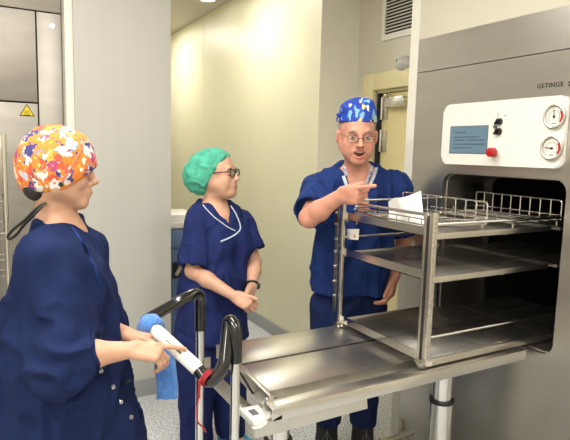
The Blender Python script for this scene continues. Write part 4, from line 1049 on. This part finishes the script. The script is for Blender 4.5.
# inner scrub top
F = Field(*bodybox([hipc-ZU*.1, nb, shL, shR], .18), .006)
F.cap(nb-ZU*.06, lerp(shR, nb, .2), .045, .05, .04); F.cap(nb-ZU*.06, lerp(shL, nb, .2), .045, .05, .04)
F.cap(nb-ZU*.16, chest, .125, .150, .05, bf, .74); F.cap(chest, hipc, .152, .165, .05, bf, .76); F.cutbelow(hipc[2]-.10)
F.cap(nb+bf*.10+ZU*.05, nb+bf*.12-ZU*.10, .05, .02, .02, op='sub'); F.cap(nb-ZU*.03, nb+ZU*.1, .056, .07, .01, op='sub')
Pt, Qt = F.mesh(); Pt = relax(folds(Pt, Qt, .004, seed=12), Qt, 1); fmesh('scrub_top', Pt, Qt, M['navy2'], root)
# loose coat
hem = hipc[2]-.30
F = Field(*bodybox([hipc-ZU*.32, nb, shL, shR, elR, elL, lerp(elR, wrR, .4)], .21), .005)
F.cap(nb-ZU*.045-bf*.005, shR, .056, .062, .05); F.cap(nb-ZU*.045-bf*.005, shL, .058, .062, .05)
F.cap(nb-ZU*.22+bf*.01, chest, .145, .172, .06, bf, .74); F.cap(chest, waist-bf*.01, .178, .195, .06, bf, .82); F.cap(waist-bf*.01, hipc-ZU*.40+bf*.08, .195, .255, .06, bf, .95)
F.cap(shR, elR-ZU*.005, .070, .082, .04); F.cap(elR-ZU*.005, lerp(elR, wrR, .42), .080, .056, .03, cut=True, hollow=.009, hl=.04)
F.cap(shL, elL, .070, .080, .04); F.cap(elL, lerp(elL, wrL, .35), .078, .058, .03, cut=True, hollow=.009, hl=.04)
F.cutbelow(hem)
F.cap(nb-ZU*.03, nb+ZU*.12, .062, .080, .01, op='sub')
# open front: narrow above the chest, wider towards the hem
fp = lambda z, a, b_: V(*(lerp(hipc, chest, (z-hipc[2])/(chest[2]-hipc[2])))[:2], z)+bf*a+bl*b_
F.cap(nb+bf*.11+ZU*.06, fp(chest[2], .19, .02), .055, .035, .01, op='sub'); F.cap(fp(chest[2], .19, .02), fp(hem-.05, .26, .03), .035, .06, .01, op='sub')
Pt, Qt = F.mesh()
dsl = np.linalg.norm(Pt-elR, axis=1); Pt = folds(Pt, Qt, .026, (11, 11, 4.0), 21)
n = vnormals(Pt, Qt); wgt = np.clip(1-dsl/.20, 0, 1); Pt = Pt+n*(.026*wgt*(1-2*np.abs(vnoise(Pt*V(12, 12, 24)+4))))[:, None]; Pt = relax(Pt, Qt, 2)
coat = fmesh('coat', Pt, Qt, M['navyD'], root); TC = bvh(Pt, Qt)
for px_ in ((101, 371), (113, 387), (121, 402), (131, 417)):
    h, n = hit(TC, *px_, .001)
    if h is not None:
        u1 = nrm(np.cross(n, ZU)); u2 = np.cross(n, u1); b = MB(); b.tube([h+.0055*(cos(a)*u1+sin(a)*u2) for a in np.linspace(0, 2*pi, 17)[:-1]], .0014, 6, closed=True); b.ball(h, .0025, 8); b.build('snap_button', M['chrome'], coat)
h, n = hit(TC, 122, 383, .008)
if h is None: h, n = hit(TC, 112, 383, .008)
b = MB(); b.obox(h, (nrm(at(128, 380, 1.6)-at(118, 385, 1.6)), nrm(n), nrm(np.cross(n, nrm(at(128, 380, 1.6)-at(118, 385, 1.6))))), (.020, .005, .008), .003); b.build('pocket_clip', M['black'], coat)
q = on(TC, [(72, 228), (80, 240), (88, 254), (95, 270), (100, 285)], .002)
if len(q) > 2: b = MB(); b.strip(spline(q, 5), rt0, .010, .002); b.build('collar_band', M['navy2'], coat)
# trousers and shoes
F = Field(*bodybox([foot0+ZU*.1, hipc, ankR, ankL], .2), .008)
F.cap(hipc-ZU*.03, hipc-ZU*.10, .155, .155, .03, bf, .76)
for h_, a_ in ((hipR, ankR), (hipL, ankL)): F.cap(h_-ZU*.02, a_, .098, .070, .03, cut=V(0, 0, -1))
F.cutbelow(.075); Pq, Qq = F.mesh(); Pq = relax(folds(Pq, Qq, .010, (12, 12, 3), 3), Qq, 2); fmesh('trousers', Pq, Qq, M['navyD'], root)
for a_ in (ankR, ankL):
    F = Field(a_-.32, a_+.32, .006); shoe(F, a_-bf*.03, bf, 1.0); P_, Q_ = F.mesh(); fmesh('shoe', P_, Q_, M['rubber'], root)
# floral cap
F = Field(hc-.24, hc+.24, .0035); cc = at(57.5, 164, 1.66)
F.ell(cc-ZU*.012, V(.114, .112, .118), (nrm(hf+hu*.35), hl, nrm(hu-hf*.35)), .02); F.ell(hc-hf*.008+hu*.036, V(.108, .086, .096)*S, (hf, hl, hu), .03)
F.ell(at(41, 173, 1.66), V(.062, .075, .070), (hf, hl, hu), .04)
nf = nrm(hf*.62-hu*.78); F.planes([(at(80, 181, 1.58), -nf)], hc-.3, hc+.3, .006)
Fb = at(40, 195, 1.60); F.planes([(Fb, ZU*1.), ], hc-.3, hc+.3, .02)
P_, Q_ = F.mesh(); n = vnormals(P_, Q_); P_ = P_+n*(.0045*vnoise(P_*V(16, 16, 16)+3)+.002*vnoise(P_*40))[:, None]; P_ = relax(P_, Q_, 1)
cap_ = fmesh('surgical_cap', P_, Q_, M['capL'], root); TCp = bvh(P_, Q_)
q = on(TCp, [(83, 138), (82, 148), (77, 158), (71, 168), (65, 177), (61, 186)], .001)
b = MB(); b.tube(spline(q, 5), .0028, 8); b.build('cap_seam', mat('coral_piping', (.60, .16, .10), .7), cap_)
h, n = hit(TCp, 61, 184, .002); b = MB(); b.ball(h, .0075, 12); b.build('cap_button', M['black'], cap_)
# hair at the nape and the black cap ties
b = MB(); b.ball(hc-hf*.050-hu*.068, .050, 18, (.85, .95, .75), (hf, hl, hu)); b.build('hair', M['hair'], root)
t0 = at(44, 200, 1.63)
b = MB(); b.tube(spline([at(46, 203, 1.60), at(40, 206, 1.59), at(33, 212, 1.585), at(24, 221, 1.585), at(14, 229, 1.59), at(8, 236, 1.60), at(10, 239, 1.60), at(17, 234, 1.59), at(24, 225, 1.585), at(34, 215, 1.583), at(42, 206, 1.59)], 6), .0042, 8); b.build('cap_ties', M['black'], cap_)

# ------------------------------------------------------------------ blue cloth over the far end of the handle
F = Field(at(155, 370, 1.72)-V(.25, .25, .30), at(155, 350, 1.72)+V(.25, .25, .30), .004)
h0 = at(147, 327, 1.71)
F.ell(at(150, 324, 1.72), V(.034, .034, .026), None, .02)
for (x0, y0, x1, y1, r0, r1, dd) in ((152, 322, 162, 334, .020, .016, 1.75), (146, 325, 140, 328, .020, .012, 1.71)):
    F.cap(at(x0, y0, dd), at(x1, y1, dd), r0, r1, .02)
p = [at(158, 328, 1.78), at(163, 345, 1.79), at(166, 370, 1.79), at(167, 396, 1.79)]
for i, (r0, r1) in enumerate(((.020, .026), (.026, .030), (.030, .034))): F.cap(p[i], p[i+1], r0, r1, .02, nrm(fw0), .5)
F.cap(at(150, 325, 1.72), p[0], .026, .02, .02)
F.cap(gA-.5*(gB-gA), gB, .0195, None, .002, op='sub')
F.A = np.maximum(F.A, (at(167, 398, 1.79)[2]-F.ax[2])[None, None, :]).astype(np.float32)
P_, Q_ = F.mesh(); n = vnormals(P_, Q_); P_ = P_+n*(.005*(1-2*np.abs(vnoise(P_*V(48, 48, 9)+2)))+.0015*vnoise(P_*120))[:, None]
o = fmesh('microfibre_cloth', P_, Q_, M['cloth'], None); tag(o, 'blue microfibre cloth draped over the far end of the trolley handle', 'cloth')
# ------------------------------------------------------------------ CAMERA, WORLD, VIEW
cd_ = bpy.data.cameras.new('camera'); cd_.sensor_width = 36; cd_.sensor_fit = 'HORIZONTAL'; cd_.lens = FPX/570*36; cd_.clip_start = .05
co_ = bpy.data.objects.new('camera', cd_); COL.objects.link(co_)
co_.matrix_world = Matrix(((CR[0], CU[0], -FW[0], CAM[0]), (CR[1], CU[1], -FW[1], CAM[1]), (CR[2], CU[2], -FW[2], CAM[2]), (0, 0, 0, 1)))
SC.camera = co_
w = bpy.data.worlds.new('world'); SC.world = w; w.use_nodes = True
w.node_tree.nodes['Background'].inputs[0].default_value = (1, .97, .93, 1); w.node_tree.nodes['Background'].inputs[1].default_value = .12
SC.view_settings.view_transform = 'Standard'; SC.view_settings.look = 'None'; SC.view_settings.gamma = 1; SC.view_settings.use_curve_mapping = False
SC.view_settings.exposure = .52
